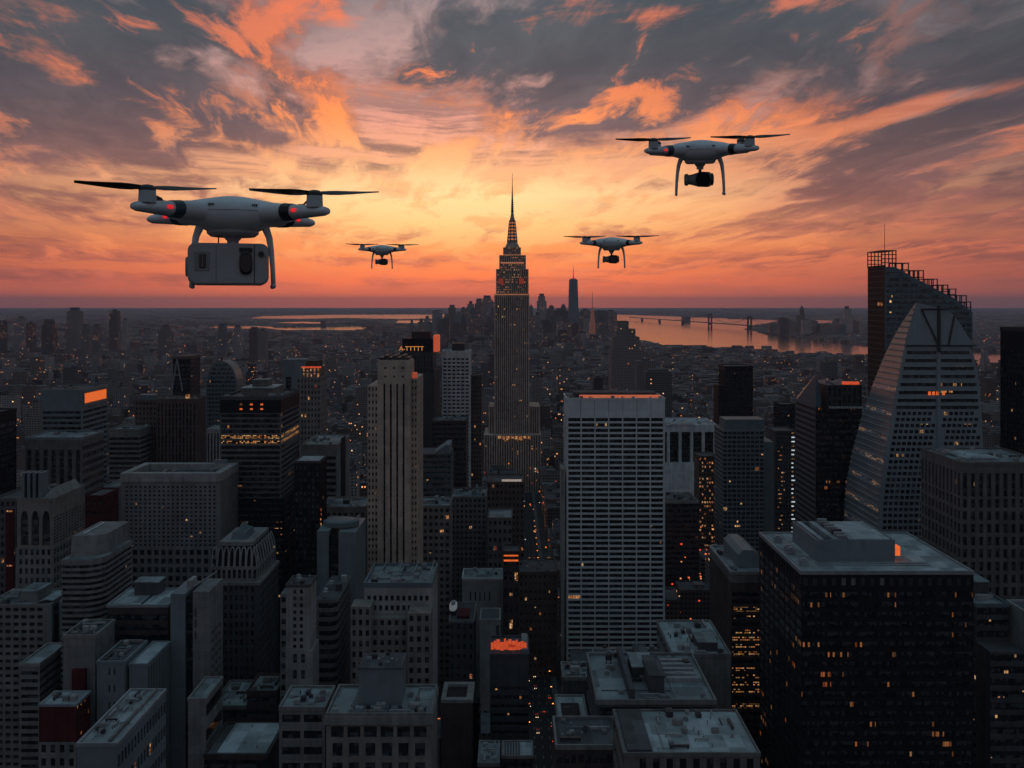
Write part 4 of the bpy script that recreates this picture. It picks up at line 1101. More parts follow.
b = MB(); b.box(X(937, Y), X(940, Y), Y - .5, Y - .02, 60, Z(347, Y)); b.build('spine', CF, r)
for px in (928, 932, 936, 942):
    b = MB(); b.box(X(px, Y), X(px + 2.6, Y), Y - .5, Y - .22, Z(395, Y), Z(391.5, Y)); b.build('lit_office', SIGN, r)

t = T('dark_tower', 'near-black tower with faint vertical ribs at the right edge', 1027, 1090, 640, 35)
z = Z(331, 640); t.block(0, z, M['black_metal'], strips(4.5, .55, dep=.5, mz=(0, 11)), strips(4.5, .55, dep=.5, mz=(0, 11))); t.roof(z, M['dark_felt'], M['dark_brick'], h=2); t.windows(G1); t.units(z + .16, 6, PLANT, 40)

t = T('ribbed_building', 'grey-brown block with tall dark window bays and a flat pale roof at the right', 961, 1050, 470, 46)
z = Z(464, 470); RB = wall_mat('ribbed_stone', (.17, .15, .145))
t.sides = 'LR'
t.block(Z(497, 470), z, RB, strips(4.1, .5, dep=1.0, mz=(0, 4.5), fh=.99), strips(4.1, .5, dep=1.0, mz=(0, 4.5)), name='upper_wall'); t.windows(G0)
t.block(0, Z(497, 470) - .02, RB, grid(4.1, 26, .5, .7, dep=.9), grid(4.1, 26, .5, .7, dep=.9)); t.windows(G0, LW, .012)
t.roof(z, M['felt'], RB, h=1.0)
b = MB(); b.box(X(975, 470), X(1010, 470), t.y0 + 10, t.y0 + 34, z + .17, z + 1.4); b.build('roof_skylight', M['pale_felt'], t.root); t.units(z + .17, 10, PLANT, 41)

# ================================================================ the black tower in front
t = T('black_tower', 'big black glass tower with scattered lit offices and a pale rooftop box', 801, 973.5, 380, 64)
z = Z(573, 380)
t.sides = 'L'
t.block(0, z - 7, M['black_metal'], dict(nx=9, nz=36, fw=.93, fh=.70, dep=.25), dict(nx=8, nz=36, fw=.93, fh=.70, dep=.25)); t.windows(GB)
t.block(z - 6.98, z, M['black_metal'], dict(nx=18, nz=1, fw=.5, fh=.45, dep=.5), dict(nx=16, nz=1, fw=.5, fh=.45, dep=.5), name='top_storey', x0=t.x0 - .1, y0=t.y0 - .1); t.windows(M['dark_metal'], [M['concrete']], .22)
t.roof(z, M['pale_felt'], M['steel'], h=.9, t=.45)
zr = z + .17
px0, px1, py0 = X(818, 394), X(897, 394), 396
b = MB(); hh = 9.0
b.rings([ring(px0, px1, py0, py0 + 34, zr), ring(px0, px1, py0, py0 + 34, zr + hh), ring(px0 + .6, px1 - .6, py0 + .6, py0 + 33.4, zr + hh), ring(px0 + .6, px1 - .6, py0 + .6, py0 + 33.4, zr + hh - 2.5)], cap=False)
b.build('penthouse', M['blue_panel'], t.root)
b = MB(); b.box(px0 + .65, px1 - .65, py0 + .65, py0 + 33.3, zr + hh - 2.6, zr + hh - 2.3); b.build('penthouse_roof', M['dark_felt'], t.root)
for k, (a, c) in enumerate(((0.02, .08), (.20, .28), (.42, .98))):
    b = MB(); w = px1 - px0; b.box(px0 + 1 + a * (w - 2), px0 + 1 + c * (w - 2), py0 + 1, py0 + 33, zr + hh - 2.25, zr + hh + .25); b.build('roof_panel', M['pale_felt'], t.root)
for k in range(9):
    b = MB(); yy = py0 + 3 + k * 3.2; xx = px0 + .30 * w; b.box(xx, xx + 4, yy, yy + 1.8, zr + hh - 2.2, zr + hh + 1.2 + (k % 3) * .5); b.build('air_unit', PLANT[k % 4], t.root)
b = MB(); b.box(px1 + .05, px1 + 2.6, py0 + 1, py0 + 5, zr + 2.2, zr + 6); b.build('lit_doorway', SIGN, t.root)
for q in ((px0 - 1.5, px1 + 12, py0 - 3.2, py0 - 2.6), (px0 - 1.5, px1 + 12, py0 - 6.4, py0 - 6.0)):
    b = MB(); b.box(*q, zr, zr + .5); b.build('roof_rail', M['steel'], t.root)
for yy in (8, 26, 30, 46):
    b = MB(); b.box(t.x0 + 2.5, t.x0 + 5.5, t.y0 + yy, t.y0 + yy + 3, zr, zr + 2.6); b.tube((t.x0 + 4, t.y0 + yy + 1.5, zr + 2.6), (t.x0 + 4, t.y0 + yy + 1.5, zr + 3.2), 1.1, n=10); b.build('air_unit', M['steel'], t.root)
b = MB(); b.tube((t.x0 + 1, t.y0 + 2, zr + .9), (t.x0 + 1, t.y1 - 2, zr + .9), .12, n=6); b.build('roof_cable', M['steel'], t.root)

t = T('office_block', 'brown office block with warm lit floors tucked against the black tower', 731, 790, 480, 52)
z = Z(573, 480); t.x1 = X(762, 480)
t.x1 = X(775, 480)
t.block(0, z - 5, M['dark_brick'], ribbons(30, fh=.6, mx=(.5, .5), mz=(0, 4)), None); ws = t.wins; t.wins = [w for w in ws if 14 <= w[6] <= 27 and w[6] % 5]; t.windows(glass_mat('lit_ribbon_glass', lit=.26, cu=1.1, cv=1.2, power=.5, cluster=.35)); t.wins = [w for w in ws if not (14 <= w[6] <= 27 and w[6] % 5)]; t.windows(G1)
t.block(z - 4.98, z, M['taupe'], None, None, name='top_wall')
t.roof(z, M['felt'], M['steel'], h=.8)
b = MB(); b.rings([[(X(742, 480), 482 + yy, z + .2) , (X(764, 480), 482 + yy, z + .2), (X(764, 480), 482 + yy, z + 7), (X(757, 480), 482 + yy, z + 9.5), (X(747, 480), 482 + yy, z + 9.5), (X(742, 480), 482 + yy, z + 7)] for yy in (6, 40)]); b.build('rounded_penthouse', M['blue_panel'], t.root)
t.units(z + .17, 5, PLANT, 44, x1=X(741, 480))

# ================================================================ lower right corner
t = T('blank_wall_building', 'tall pale blank-walled block cut off by the right edge', 1028, 1100, 415, 18)
z = Z(615, 415); t.sides = ''; t.block(0, z, M['pale_concrete'], None, None); t.roof(z, M['dark_felt'], M['pale_concrete'])
b = MB(); b.box(X(1040, 430), X(1043, 430), t.y0 + 12, t.y0 + 13, z + 1.2, z + 2.0); b.build('red_roof_lamp', REDL, t.root)
for k in range(4):
    b = MB(); b.box(t.x0 + 6 + k * 7, t.x0 + 6.1 + k * 7, t.y0 - .05, t.y0 - .004, 20, z - 1); b.build('wall_joint', M['dark_concrete'], t.root)
t = T('terraced_building', 'dark terraced block with a few lamps between the black tower and the blank pale wall', 976, 1009, 428, 38)
z = Z(606, 428); t.sides = 'LR'; t.block(0, z, M['dark_concrete'], ribbons(24, fh=.6), ribbons(24)); t.windows(G2)
t.roof(z, M['felt'], M['teal_panel']); t.units(z + .16, 5, PLANT, 46)
t.penthouse(t.x0 + 5, t.x1 - 3, t.y0 + 12, t.y0 + 32, z + .17, 7, M['dark_concrete'], M['felt'])
t.block(0, z - 16, M['dark_concrete'], ribbons(20, fh=.6), None, y0=t.y0 - 13, y1=t.y0 - .02, name='terrace'); t.windows(G2)

# ================================================================ bottom centre-right roofs
t = T('low_roof_building', 'wide low building with a stained pale roof and dark raised strip along one edge', 624, 760, 310, 33)
z = Z(755, 310); t.sides = 'LR'
t.block(0, z, M['taupe'], dict(nx=9, nz=14, fw=.5, fh=.7, dep=.8, mx=(4, 1)), ribbons(14)); t.windows(G0)
t.roof(z, M['pale_felt'], M['taupe'], h=.8)
t.units(z + .17, 15, PLANT, 50, x0=t.x0 + 12, kinds='auddvv', big=.8)
b = MB(); b.box(t.x0 + 1.2, t.x0 + 9.5, t.y0 + 1, t.y1 - 1, z + .17, z + 1.3); b.build('raised_roof', M['dark_felt'], t.root)
t = T('low_roof_building', 'dark-walled low block with long roof ducts behind the stained pale roof', 597, 716, 372, 50)
z = Z(703, 372); t.sides = 'LR'
t.block(0, z, M['dark_concrete'], dict(nx=1, nz=12, fw=.96, fh=.6, dep=.4), ribbons(12)); t.windows(G0); t.roof(z, M['felt'], M['concrete'], h=1.4)
b = MB(); b.box(t.x0 + 13, t.x0 + 15, t.y0 + 1, t.y1 - 2, z + .17, z + 5); b.build('roof_wall', M['dark_concrete'], t.root)
for k in range(5):
    b = MB(); yy = t.y0 + 20 + k * 5; b.box(t.x1 - 16, t.x1 - 3, yy, yy + 2.2, z + .17, z + 1.8); b.build('roof_duct', M['pale_concrete'], t.root)
t.penthouse(t.x1 - 25, t.x1 - 19, t.y0 + 8, t.y0 + 30, z + .17, 7, M['dark_concrete'], M['dark_felt'])
t.penthouse(t.x0 + 17, t.x0 + 26, t.y0 + 24, t.y0 + 40, z + .17, 4.5, M['dark_concrete'], M['felt'], 'plant_room')
t.units(z + .17, 18, PLANT, 51, big=.9, kinds='auudvt')
t = T('low_roof_building', 'dark low building with a sunken roof well beside the lamplit avenue', 558, 588, 405, 26)
z = Z(722, 405); t.sides = 'LR'
t.block(0, z, M['dark_concrete'], ribbons(14), ribbons(14)); t.windows(G2); t.roof(z, M['pale_felt'], M['concrete'], h=1)
b = MB(); b.box(t.x0 + 2, t.x0 + 10, t.y0 + 4, t.y0 + 18, z + .17, z + .6); b.build('roof_hatch', M['black_metal'], t.root)
t = T('low_roof_building', 'long dark building with a lit top storey at the corner of the avenue', 556, 626, 345, 24)
z = Z(748, 345); t.sides = 'LR'
t.x1 = X(620, 345)
t.block(0, z, M['dark_brick'], dict(nx=9, nz=12, fw=.7, fh=.4, dep=.4), None); t.windows(G2, LW, .12); t.roof(z, M['dark_felt'], M['concrete'], h=1.2); t.units(z + .17, 7, PLANT, 53)
t = T('low_roof_building', 'dark box building with a bare upper wall just left of the ducts and plant roofs', 563, 592, 440, 19)
z = Z(679, 440); t.sides = 'LR'
t.block(0, z, M['dark_concrete'], None, ribbons(14)); t.windows(G0); t.roof(z, M['felt'], M['concrete'], h=1); t.units(z + .17, 8, PLANT, 54)
t = T('plant_roof_building', 'grey building whose roof is crowded with air plant at the foot of the grid tower', 596, 668, 436, 21)
z = Z(668, 436); t.sides = 'LR'
t.block(0, z, M['dark_concrete'], ribbons(12), ribbons(12)); t.windows(G0); t.roof(z, M['felt'], M['concrete'], h=1.2)
t.penthouse(t.x0 + 19, t.x0 + 25, t.y0 + 6, t.y0 + 17, z + .17, 4, M['dark_concrete'], M['dark_felt']); t.units(z + .17, 22, PLANT, 55, big=.95, kinds='auudvt')
t = T('plant_roof_building', 'mid-grey building with pale roof and duct rows right of the grid tower base', 672, 731, 432, 46)
z = Z(656, 432); t.sides = 'LR'
t.block(0, z, M['concrete'], None, ribbons(12)); t.windows(G0); t.roof(z, M['pale_felt'], M['concrete'], h=1.1); t.units(z + .17, 18, PLANT, 56, kinds='auddv')
t.penthouse(t.x1 - 14, t.x1 - 5, t.y0 + 5, t.y0 + 20, z + .17, 4, M['dark_concrete'], M['felt'])

# ================================================================ bottom left
t = T('red_building', 'small dark red block with a pale flat roof', 39, 76, 375, 13)
z = Z(705, 375); t.block(Z(742, 375), z, M['red_brick'], None, grid(3.0, 5, .4, .5)); t.windows(G0, LW, .25)
t.block(0, Z(742, 375) - .02, M['concrete'], grid(3.4, 16, .5, .6), None, name='lower_wall'); t.windows(G0)
t.roof(z, M['pale_felt'], M['steel'], h=.35); t.units(z + .17, 3, PLANT, 60, kinds='ud')
t = T('corner_roof_building', 'low pale building with a long cluttered roof in the lower left corner', 77, 117.5, 300, 42)
z = Z(745, 300); t.block(0, z, M['blue_panel'], None, grid(2.6, 14, .7, .5, mz=(0, 1.5))); t.windows(G0, LW, .05)
t.roof(z, M['pale_felt'], M['steel'], h=.7)
b = MB(); b.box(t.x1 - 3.4, t.x1 - 2.6, t.y0 + 1, t.y1 - 1, z + .17, z + 1.4); b.build('roof_wall', M['concrete'], t.root); t.units(z + .17, 14, PLANT, 61, x1=t.x1 - 4, kinds='auddvv', big=.7)
t = T('banded_building', 'narrow grey ribbon-windowed building behind the small red block', 20, 39.5, 432, 26)
z = Z(665, 432); t.block(0, z, M['concrete'], ribbons(26, fh=.5, mx=(.5, .5), mz=(0, 2)), ribbons(26, fh=.5, mz=(0, 2))); t.windows(G0); t.roof(z, M['pale_felt'], M['pale_concrete'], h=.9)
t = T('apartment_building', 'grey apartment block with shadowed balconies and pale corner fins', -14, 50, 468, 26)
z = Z(606, 468)
t.block(0, z, M['concrete'], dict(nx=7, nz=30, fw=.66, fh=.5, dep=1.3, mx=(1, 3)), None); t.windows(G0, LW, .03)
for q in ((t.x1 - .02, t.x1 + 1.6, t.y0 - 1.4, t.y0 + 1), (t.x1 + 3.0, t.x1 + 4.6, t.y0 + 3, t.y0 + 5)):
    b = MB(); b.box(*q, 0, z + 1.5); b.build('corner_fin', M['blue_panel'], t.root)
b = MB(); b.box(t.x1 + .05, t.x1 + 3, t.y0 + 3.2, t.y0 + 20, 0, z - 1); b.build('glazed_stair', G0, t.root)
t.roof(z, M['felt'], M['concrete'], h=.9); t.penthouse(t.x1 - 18, t.x1 - 9, t.y0 + 6, t.y0 + 20, z + .17, 5, M['concrete'], M['felt']); t.units(z + .17, 8, PLANT, 62, x1=t.x1 - 20)
b = MB(); b.rings([[(t.x1 - 8 + k * 1.6, t.y0 + 3 + dy, z + .2 + 1.8 * math.sin(k * .5) + dz) for dy, dz in ((0, 0), (14, 0), (14, .5), (0, .5))] for k in range(6)]); b.build('curved_canopy', M['pale_felt'], t.root)
t = T('white_building', 'pale-walled building with a ragged roof and few windows near the lower left', 63, 95, 402, 20)
z = Z(637, 402); t.block(0, z, M['concrete'], None, dict(nx=3, nz=14, fw=.35, fh=.5, dep=.5, mx=(1, 12)), name='wall'); t.windows(G0)
for nm in M: pass
b = MB(); b.box(X(74, 402), X(87, 402), t.y0 - 2.2, t.y0 - .02, 0, Z(668, 402)); b.build('red_annex', M['red_brick'], t.root)
t.roof(z, M['dark_felt'], M['concrete'], h=.9); t.units(z + .17, 10, PLANT, 63)
t = T('dark_block', 'dark maroon block with a flat teal roof and one rooftop box', 107, 168, 428, 25)
z = Z(606, 428); t.block(0, z, M['dark_brick'], ribbons(26, fh=.6, dep=.8, mz=(0, 3)), None); t.windows(G0); t.roof(z, M['pale_felt'], M['steel'], h=.7)
t.penthouse(X(137, 446), X(161, 446), t.y0 + 15, t.y0 + 23, z + .17, 6, M['dark_concrete'], M['pale_felt'])
b = MB(); b.box(X(150, 440), X(151, 440), t.y0 + 1, t.y1 - 1, z + .17, z + .8); b.build('roof_rail', M['dark_metal'], t.root)
t = T('white_building', 'pale low block with two columns of small windows beside the maroon block', 97, 124.5, 388, 24)
z = Z(663, 388); t.block(0, z, M['blue_panel'], dict(nx=2, nz=16, fw=.28, fh=.42, dep=.4, mx=(4, 3)), None); t.windows(G0); t.roof(z, M['dark_felt'], M['blue_panel'], h=.8); t.units(z + .17, 5, PLANT, 65)
t = T('white_building', 'pale blank-fronted box with a slatted dark side beside the narrow slab pair', 129, 147.5, 390, 26)
z = Z(665, 390); t.block(0, z, M['blue_panel'], None, strips(3, .5)); t.windows(G0); t.roof(z, M['pale_felt'], M['blue_panel'], h=.6)
t = T('slab_pair_building', 'tall pair of narrow grey slabs with a dark lit slot between them', 170.5, 209, 418, 20)
z = Z(594, 418); w = t.x1 - t.x0
t.block(0, z, M['blue_panel'], None, None, x1=t.x0 + w * .38, name='slab'); t.sides = 'R'
t.block(0, z + 1, M['concrete'], None, dict(nx=3, nz=30, fw=.6, fh=.5, dep=.9, mx=(3, 2), mz=(0, 18)), x0=t.x0 + w * .58, name='slab'); t.windows(G0)
t.block(0, z - 2, M['black_metal'], ribbons(30, fh=.6), None, x0=t.x0 + w * .38 + .02, x1=t.x0 + w * .58 - .02, y0=t.y0 + 1.5, name='slot'); t.windows(G2)
for k in range(3):
    b = MB(); b.box(t.x0 + w * .62, t.x0 + w * .62 + 1.0, t.y0 - .08, t.y0 - .005, z - 10 - k * 5, z - 6.5 - k * 5); b.build('wall_slot', M['dark_concrete'], t.root)
b = MB(); b.box(t.x0 + w * .3, t.x0 + w * .42, t.y0 + 6, t.y0 + 14, z + .02, z + 4); b.build('roof_plant', M['pale_concrete'], t.root)
b = MB(); b.tube((t.x0 + w * .45, t.y0 + 8, z + 1), (t.x0 + w * .95, t.y0 + 14, z + 6), .35, n=6); b.build('roof_gantry', M['steel'], t.root)

# decorated crown
t = T('ornate_tower', 'dark tower with a lacy arched stone crown and a small pyramid cap', 208, 259, 480, 40)
zs = Z(585, 480); zc = Z(546, 480)
t.block(0, zs, M['dark_concrete'], dict(nx=8, nz=26, fw=.5, fh=.6, dep=.5, mx=(2, 2)), dict(nx=8, nz=26, fw=.5, fh=.6, dep=.5, mx=(2, 2))); t.windows(G0)
b = MB(); b.box(t.x0 - .6, t.x1 + .6, t.y0 - .6, t.y1 + .6, zs + .01, zs + 1.4); b.build('cornice', M['concrete'], t.root)
x0, x1, y0, y1 = t.x0 + 1.2, t.x1 - 1.2, t.y0 + 1.2, t.y1 - 1.2
b = MB(); b.frustum(x0 + 1.0, x1 - 1.0, y0 + 1.0, y1 - 1.0, zs + (zc - zs) * .45, zc - 1, 2.4); b.build('crown_core', M['black_metal'], t.root)
t.block(zs + 1.42, zs + (zc - zs) * .45 - .02, M['concrete'], dict(nx=9, nz=1, fw=.6, fh=.6, dep=.6), dict(nx=8, nz=1, fw=.6, fh=.6, dep=.6), x0=x0, x1=x1, y0=y0, y1=y1, name='crown_storey'); t.windows(G0)
for side in range(2):
    n = 8
    for k in range(n):
        b = MB(); L = (x1 - x0) / n if side == 0 else (y1 - y0) / n; pts = []
        for i in range(9):
            a = math.pi * i / 8; pts.append((L / 2 - L * .40 * math.cos(a), (zc - zs) * .66 + (zc - zs) * .20 * math.sin(a)))
        pts = [(L * .10, (zc - zs) * .36)] + pts + [(L * .90, (zc - zs) * .36)]
        for p, q in zip(pts, pts[1:]):
            lean = lambda zz: max(0, zz - (zc - zs) * .5) * .30 + .05
            A = (x0 + k * L + p[0], y0 + lean(p[1]), zs + 1.45 + p[1]) if side == 0 else (x1 - lean(p[1]), y0 + k * L + p[0], zs + 1.45 + p[1])
            B = (x0 + k * L + q[0], y0 + lean(q[1]), zs + 1.45 + q[1]) if side == 0 else (x1 - lean(q[1]), y0 + k * L + q[0], zs + 1.45 + q[1])
            b.tube(A, B, .34, n=5)
        b.build('crown_arch', M['pale_concrete'], t.root)
b = MB(); b.box(x0 + 3, x1 - 3, y0 + 3, y1 - 3, zc - .98, zc + 1.0); b.build('crown_rim', M['concrete'], t.root)
b = MB(); b.frustum(t.x0 + 9, t.x1 - 9, t.y0 + 9, t.y1 - 15, zc + 1.02, zc + 4.5, .8); b.frustum(t.x0 + 11, t.x1 - 11, t.y0 + 11, t.y1 - 17, zc + 4.52, zc + 8, 2.0); b.build('pyramid_cap', M['teal_panel'], t.root)

t = T('narrow_tower', 'slender cream tower with paired square windows and a stepped back', 286, 310, 420, 14)
z = Z(586, 420); zm = Z(650, 420); WS = M['limestone']
NT = wall_mat('cream_render', (.36, .34, .32))
t.block(zm, z, NT, dict(nx=2, nz=9, fw=.5, fh=.58, dep=.5, mx=(2.4, 2.4), mz=(0, 1)), None, name='upper_wall'); t.windows(G0)
t.block(0, zm - .02, NT, dict(nx=2, nz=15, fw=.5, fh=.58, dep=.5, mx=(2.4, 2.4)), None, x1=t.x1 + 1.2, y0=t.y0 - .8, name='lower_wall'); t.windows(G0)
t.block(0, Z(597, 420), M['concrete'], dict(nx=1, nz=26, fw=.7, fh=.5, dep=.6), None, x0=X(278, 420), x1=t.x0 - .02, y0=t.y0 + 4, y1=t.y1 + 6, name='side_wing'); t.windows(G0)
t.roof(z, M['dark_felt'], M['dark_concrete'], h=.7); t.units(z + .17, 3, PLANT, 70, kinds='uv')
Y = 446; xa, xb, yb = X(316, Y), X(338, Y), Y + 40
pts = [(xa, Y)] + arc(xb - 4, Y + 4, 4, -90, 0, 5) + [(xb, yb), (xa, yb)]
r = round_tower('balcony_building', 'taupe banded building with rounded balconies right of the slender cream tower', pts, 0, Z(600, Y), 27, M['taupe'], G0, band=.6, deep=1.2, fascia=1.5, top=M['dark_felt'])
rd = random.Random(4); z = Z(600, Y)
for k in range(7):
    b = MB(); xx, yy = rd.uniform(xa + 1, xb - 3), Y + 4 + k * 4.6; b.box(xx, xx + rd.uniform(1.5, 3), yy, yy + 2.4, z + .2, z + rd.uniform(1.5, 4)); b.build('roof_box', PLANT[k % 4], r)
t = T('ribbon_building', 'grey low building with paired ribbon windows below the slender cream tower', 279, 325, 360, 20)
z = Z(709, 360); t.block(0, z, M['concrete'], dict(nx=2, nz=17, fw=.84, fh=.5, dep=.6, mx=(.5, .5), mz=(0, .6)), None); t.windows(G0); t.roof(z, M['felt'], M['concrete'], h=.9); t.units(z + .17, 7, PLANT, 71)
t = T('stone_building', 'broad stone building with paired windows and a windowless box on its roof', 326.3, 431, 345, 26)
z = Z(716, 345)
t.block(0, Z(740, 345), M['limestone'], dict(nx=6, nz=14, fw=.6, fh=.7, dep=.8, mx=(1, 1)), None); t.windows(G0)
t.block(Z(740, 345) + .02, z - 3, M['limestone'], dict(nx=6, nz=1, fw=.78, fh=.72, dep=.8, mx=(1, 1)), dict(nx=4, nz=1, fw=.7, fh=.7, dep=.8), name='top_storey'); t.windows(G0)
b = MB(); b.box(t.x0 - .5, t.x1 + .7, t.y0 - .7, t.y1 + .5, z - 2.98, z); b.build('cornice', M['concrete'], t.root)
t.roof(z, M['felt'], M['concrete'], h=1.1)
t.penthouse(X(362, 362), X(404, 362), t.y0 + 9, t.y0 + 24, z + .17, 13.5, M['blue_panel'], M['dark_felt'])
t.units(z + 14.1, 6, PLANT, 72, X(362, 362), X(404, 362), t.y0 + 9, t.y0 + 24, big=.6); t.units(z + .17, 12, PLANT, 73, y1=t.y0 + 8.5); t.units(z + .17, 5, PLANT, 74, x0=X(405, 362))
t = T('stone_building', 'stepped taupe building with rows of square windows and a framed roof', 364, 432, 450, 34)
z = Z(586, 450); TB = M['limestone']
t.block(0, z, M['pale_concrete'], dict(nx=11, nz=26, fw=.56, fh=.55, dep=.6, mx=(1, 1), mz=(0, 3.5)), None); t.windows(G0)
t.roof(z, M['felt'], M['teal_panel'], h=1.6); t.units(z + .17, 14, PLANT, 75, kinds='auddv')
for k in range(4):
    b = MB(); xx = t.x0 + 2 + k * 8; b.tube((xx, t.y0 + 2, z + .2), (xx + 5, t.y0 + 10, z + 4), .25, n=6); b.tube((xx + 5, t.y0 + 10, z + 4), (xx + 5, t.y1 - 4, z + 4), .25, n=6); b.build('roof_frame', M['pale_concrete'], t.root)
t.block(0, Z(612, 440), TB, dict(nx=3, nz=24, fw=.5, fh=.55, dep=.5), dict(nx=3, nz=24, fw=.5, fh=.55, dep=.5), x0=X(408, 440), x1=X(431, 440), y0=438, y1=449.9, name='front_wing'); t.windows(G0)
t.block(0, Z(606, 440), TB, dict(nx=3, nz=24, fw=.5, fh=.55, dep=.5), None, x0=X(351, 440), x1=X(371, 440), y0=439, y1=449.9, name='front_wing'); t.windows(G0)
t.block(0, Z(618, 444), TB, dict(nx=5, nz=24, fw=.5, fh=.55, dep=.5), None, x0=X(371.3, 444), x1=X(407.6, 444), y0=444, y1=449.9, name='middle_wing'); t.windows(G1, LW, .02)
t = T('low_roof_building', 'low reddish building with a plain teal roof in the lower left', 204, 268, 368, 28)
z = Z(756, 368); t.block(0, z, M['dark_brick'], ribbons(12), None); t.windows(G0); t.roof(z, M['dark_felt'], M['dark_brick'], h=.8)
b = MB(); b.box(X(216, 368), X(268, 368) - 1, t.y0 + 1, t.y1 - 1.2, z + .17, z + .9); b.build('teal_roof_panel', M['pale_felt'], t.root); t.units(z + .92, 2, PLANT, 77, kinds='v')
t = T('low_roof_building', 'low dark building with two lit lines of windows beside the ornate dark tower', 247, 277, 430, 20)
z = Z(693, 430); t.block(0, z, M['dark_brick'], ribbons(14, fh=.4), None); ws = sorted(t.wins, key=lambda q: -q[0][2]); t.wins = [w for w in ws if w[6] in (10, 11)]; t.windows(lit_g); t.wins = [w for w in ws if w[6] not in (10, 11)]; t.windows(G0)
t.roof(z, M['felt'], M['dark_brick']); t.units(z + .17, 5, PLANT, 78)
t = T('low_roof_building', 'low pale roof with skewed panels between the slab pair and the lit-line building', 211, 246, 440, 30)
z = Z(708, 440); t.block(0, z, M['dark_concrete'], ribbons(12), None); t.windows(G0); t.roof(z, M['pale_felt'], M['concrete']); t.units(z + .17, 7, PLANT, 79, kinds='adv')
t = T('low_roof_building', 'low slotted-side annex at the foot of the slab pair', 188, 206, 380, 22)
z = Z(700, 380); t.block(0, z, M['concrete'], None, ribbons(10)); t.windows(G0); t.roof(z, M['felt'], M['concrete'], h=.8)

# ================================================================ low centre
t = T('hall_building', 'pale-fronted hall with five narrow windows in the low centre', 462, 504, 620, 22)
z = Z(579, 620); t.block(0, z, M['pale_concrete'], dict(nx=5, nz=1, fw=.28, fh=.28, dep=.6, mx=(4, 8), mz=(z - 22, 1)), dict(nx=2, nz=6, fw=.5, fh=.5, dep=.6)); t.windows(G0); t.roof(z, M['felt'], M['white_stone'], h=.8); t.units(z + .17, 5, PLANT, 80)
t = T('brown_block', 'plain brown block with flat roof right of the pale hall', 514, 557, 655, 34)
z = Z(573, 655); t.block(0, z, M['brown_brick'], grid(3.4, 14, .4, .4), grid(3.4, 14, .4, .4)); t.roof(z, M['dark_felt'], M['brown_brick']); t.windows(G1, LW, .06); t.units(z + .16, 8, PLANT, 81)
t = T('grey_box_building', 'plain pale grey box in front of the pale hall', 480, 500, 555, 20)
z = Z(620, 555); t.block(0, z, M['pale_concrete'], None, None); t.roof(z, M['dark_felt'], M['pale_concrete'], h=.6)
b = MB(); b.box(t.x0 + 9.2, t.x1 - .5, t.y0 - .1, t.y0 - .004, 10, z - 3); b.build('dark_panel', M['dark_concrete'], t.root)
t = T('domed_building', 'low building with a glowing white oval rooflight', 449, 474, 560, 34)
z = Z(622, 560); t.block(0, z, M['dark_concrete'], grid(4, 12, .4, .5), None); t.windows(G0, LW, .1); t.roof(z, M['dark_felt'], M['concrete'])
b = MB(); b.rings([[(X(453, 575) + a * 2.4 * math.cos(k * math.pi / 8), 578 + a * 8 * math.sin(k * math.pi / 8), zz) for k in range(16)] for a, zz in ((1, z + 3), (1, z + 4.6), (.75, z + 5.4))]); o = b.build('oval_rooflight', lamp_mat('white_rooflight', (200, 212, 218), .16), t.root)
b = MB(); b.box(X(453, 575) - 2, X(453, 575) + 2, 571, 585, z + .17, z + 2.95); b.build('rooflight_kerb', M['dark_metal'], t.root)
b = MB(); b.rings([[(X(453, 575) + a * 2.4 * math.cos(k * math.pi / 8), 578 + a * 8 * math.sin(k * math.pi / 8), zz) for k in range(16)] for a, zz in ((.60, z + 5.42), (.60, z + 5.6))]); b.build('rooflight_pane', M['steel'], t.root)
b = MB(); b.box(X(458, 575), X(470, 575), 565, 580, z + .17, z + 2); b.build('red_roof_deck', M['red_brick'], t.root)
t = T('neon_roof_building', 'black-fronted building with a bright orange sign frame on its roof', 490, 529, 470, 26)
z = Z(656, 470); t.sides = 'LR'
t.block(0, z, M['dark_concrete'], dict(nx=1, nz=16, fw=.95, fh=.42, dep=.6, mz=(0, 14)), dict(nx=1, nz=16, fw=.9, fh=.4, dep=.5, mz=(0, 14))); t.windows(G2); t.roof(z, M['dark_felt'], M['dark_concrete'])
SIGN3 = lamp_mat('rooftop_sign_panel', (255, 98, 52), .5)
sx0, sx1 = X(491, 474), X(526.5, 474); sw = sx1 - sx0
for a, c, zz0, zz1 in ((0, .07, 2.0, 5.2), (.08, .14, 2.6, 6.2), (.15, .25, 2.0, 6.9), (.262, .36, 1.6, 5.6), (.37, .42, 2.0, 7.4), (.43, .48, 2.0, 6.2), (.49, .58, 4.8, 7.0), (.59, .69, 4.4, 6.2), (.49, .69, 1.8, 2.9), (.70, .75, 2.0, 6.8), (.76, .82, 2.0, 5.6), (.835, .92, 2.4, 6.0), (.935, 1.0, -1.0, 5.2)):
    b = MB(); b.box(sx0 + a * sw, sx0 + c * sw, t.y0 + 3, t.y0 + 3.8, z + zz0, z + zz1); b.build('sign_panel', SIGN3, t.root)
b = MB()
for k in range(5): b.box(sx0 + 1 + k * sw / 4.6, sx0 + 1.4 + k * sw / 4.6, t.y0 + 4.25, t.y0 + 4.6, z + .17, z + 6)
b.build('sign_scaffold', M['dark_metal'], t.root)
b = MB(); b.box(sx0 + .2, sx1 - .2, t.y0 + 3.85, t.y0 + 4.2, z + 1.9, z + 5.4); b.build('sign_backing', lamp_mat('sign_backing_glow', (255, 90, 45), .28), t.root)
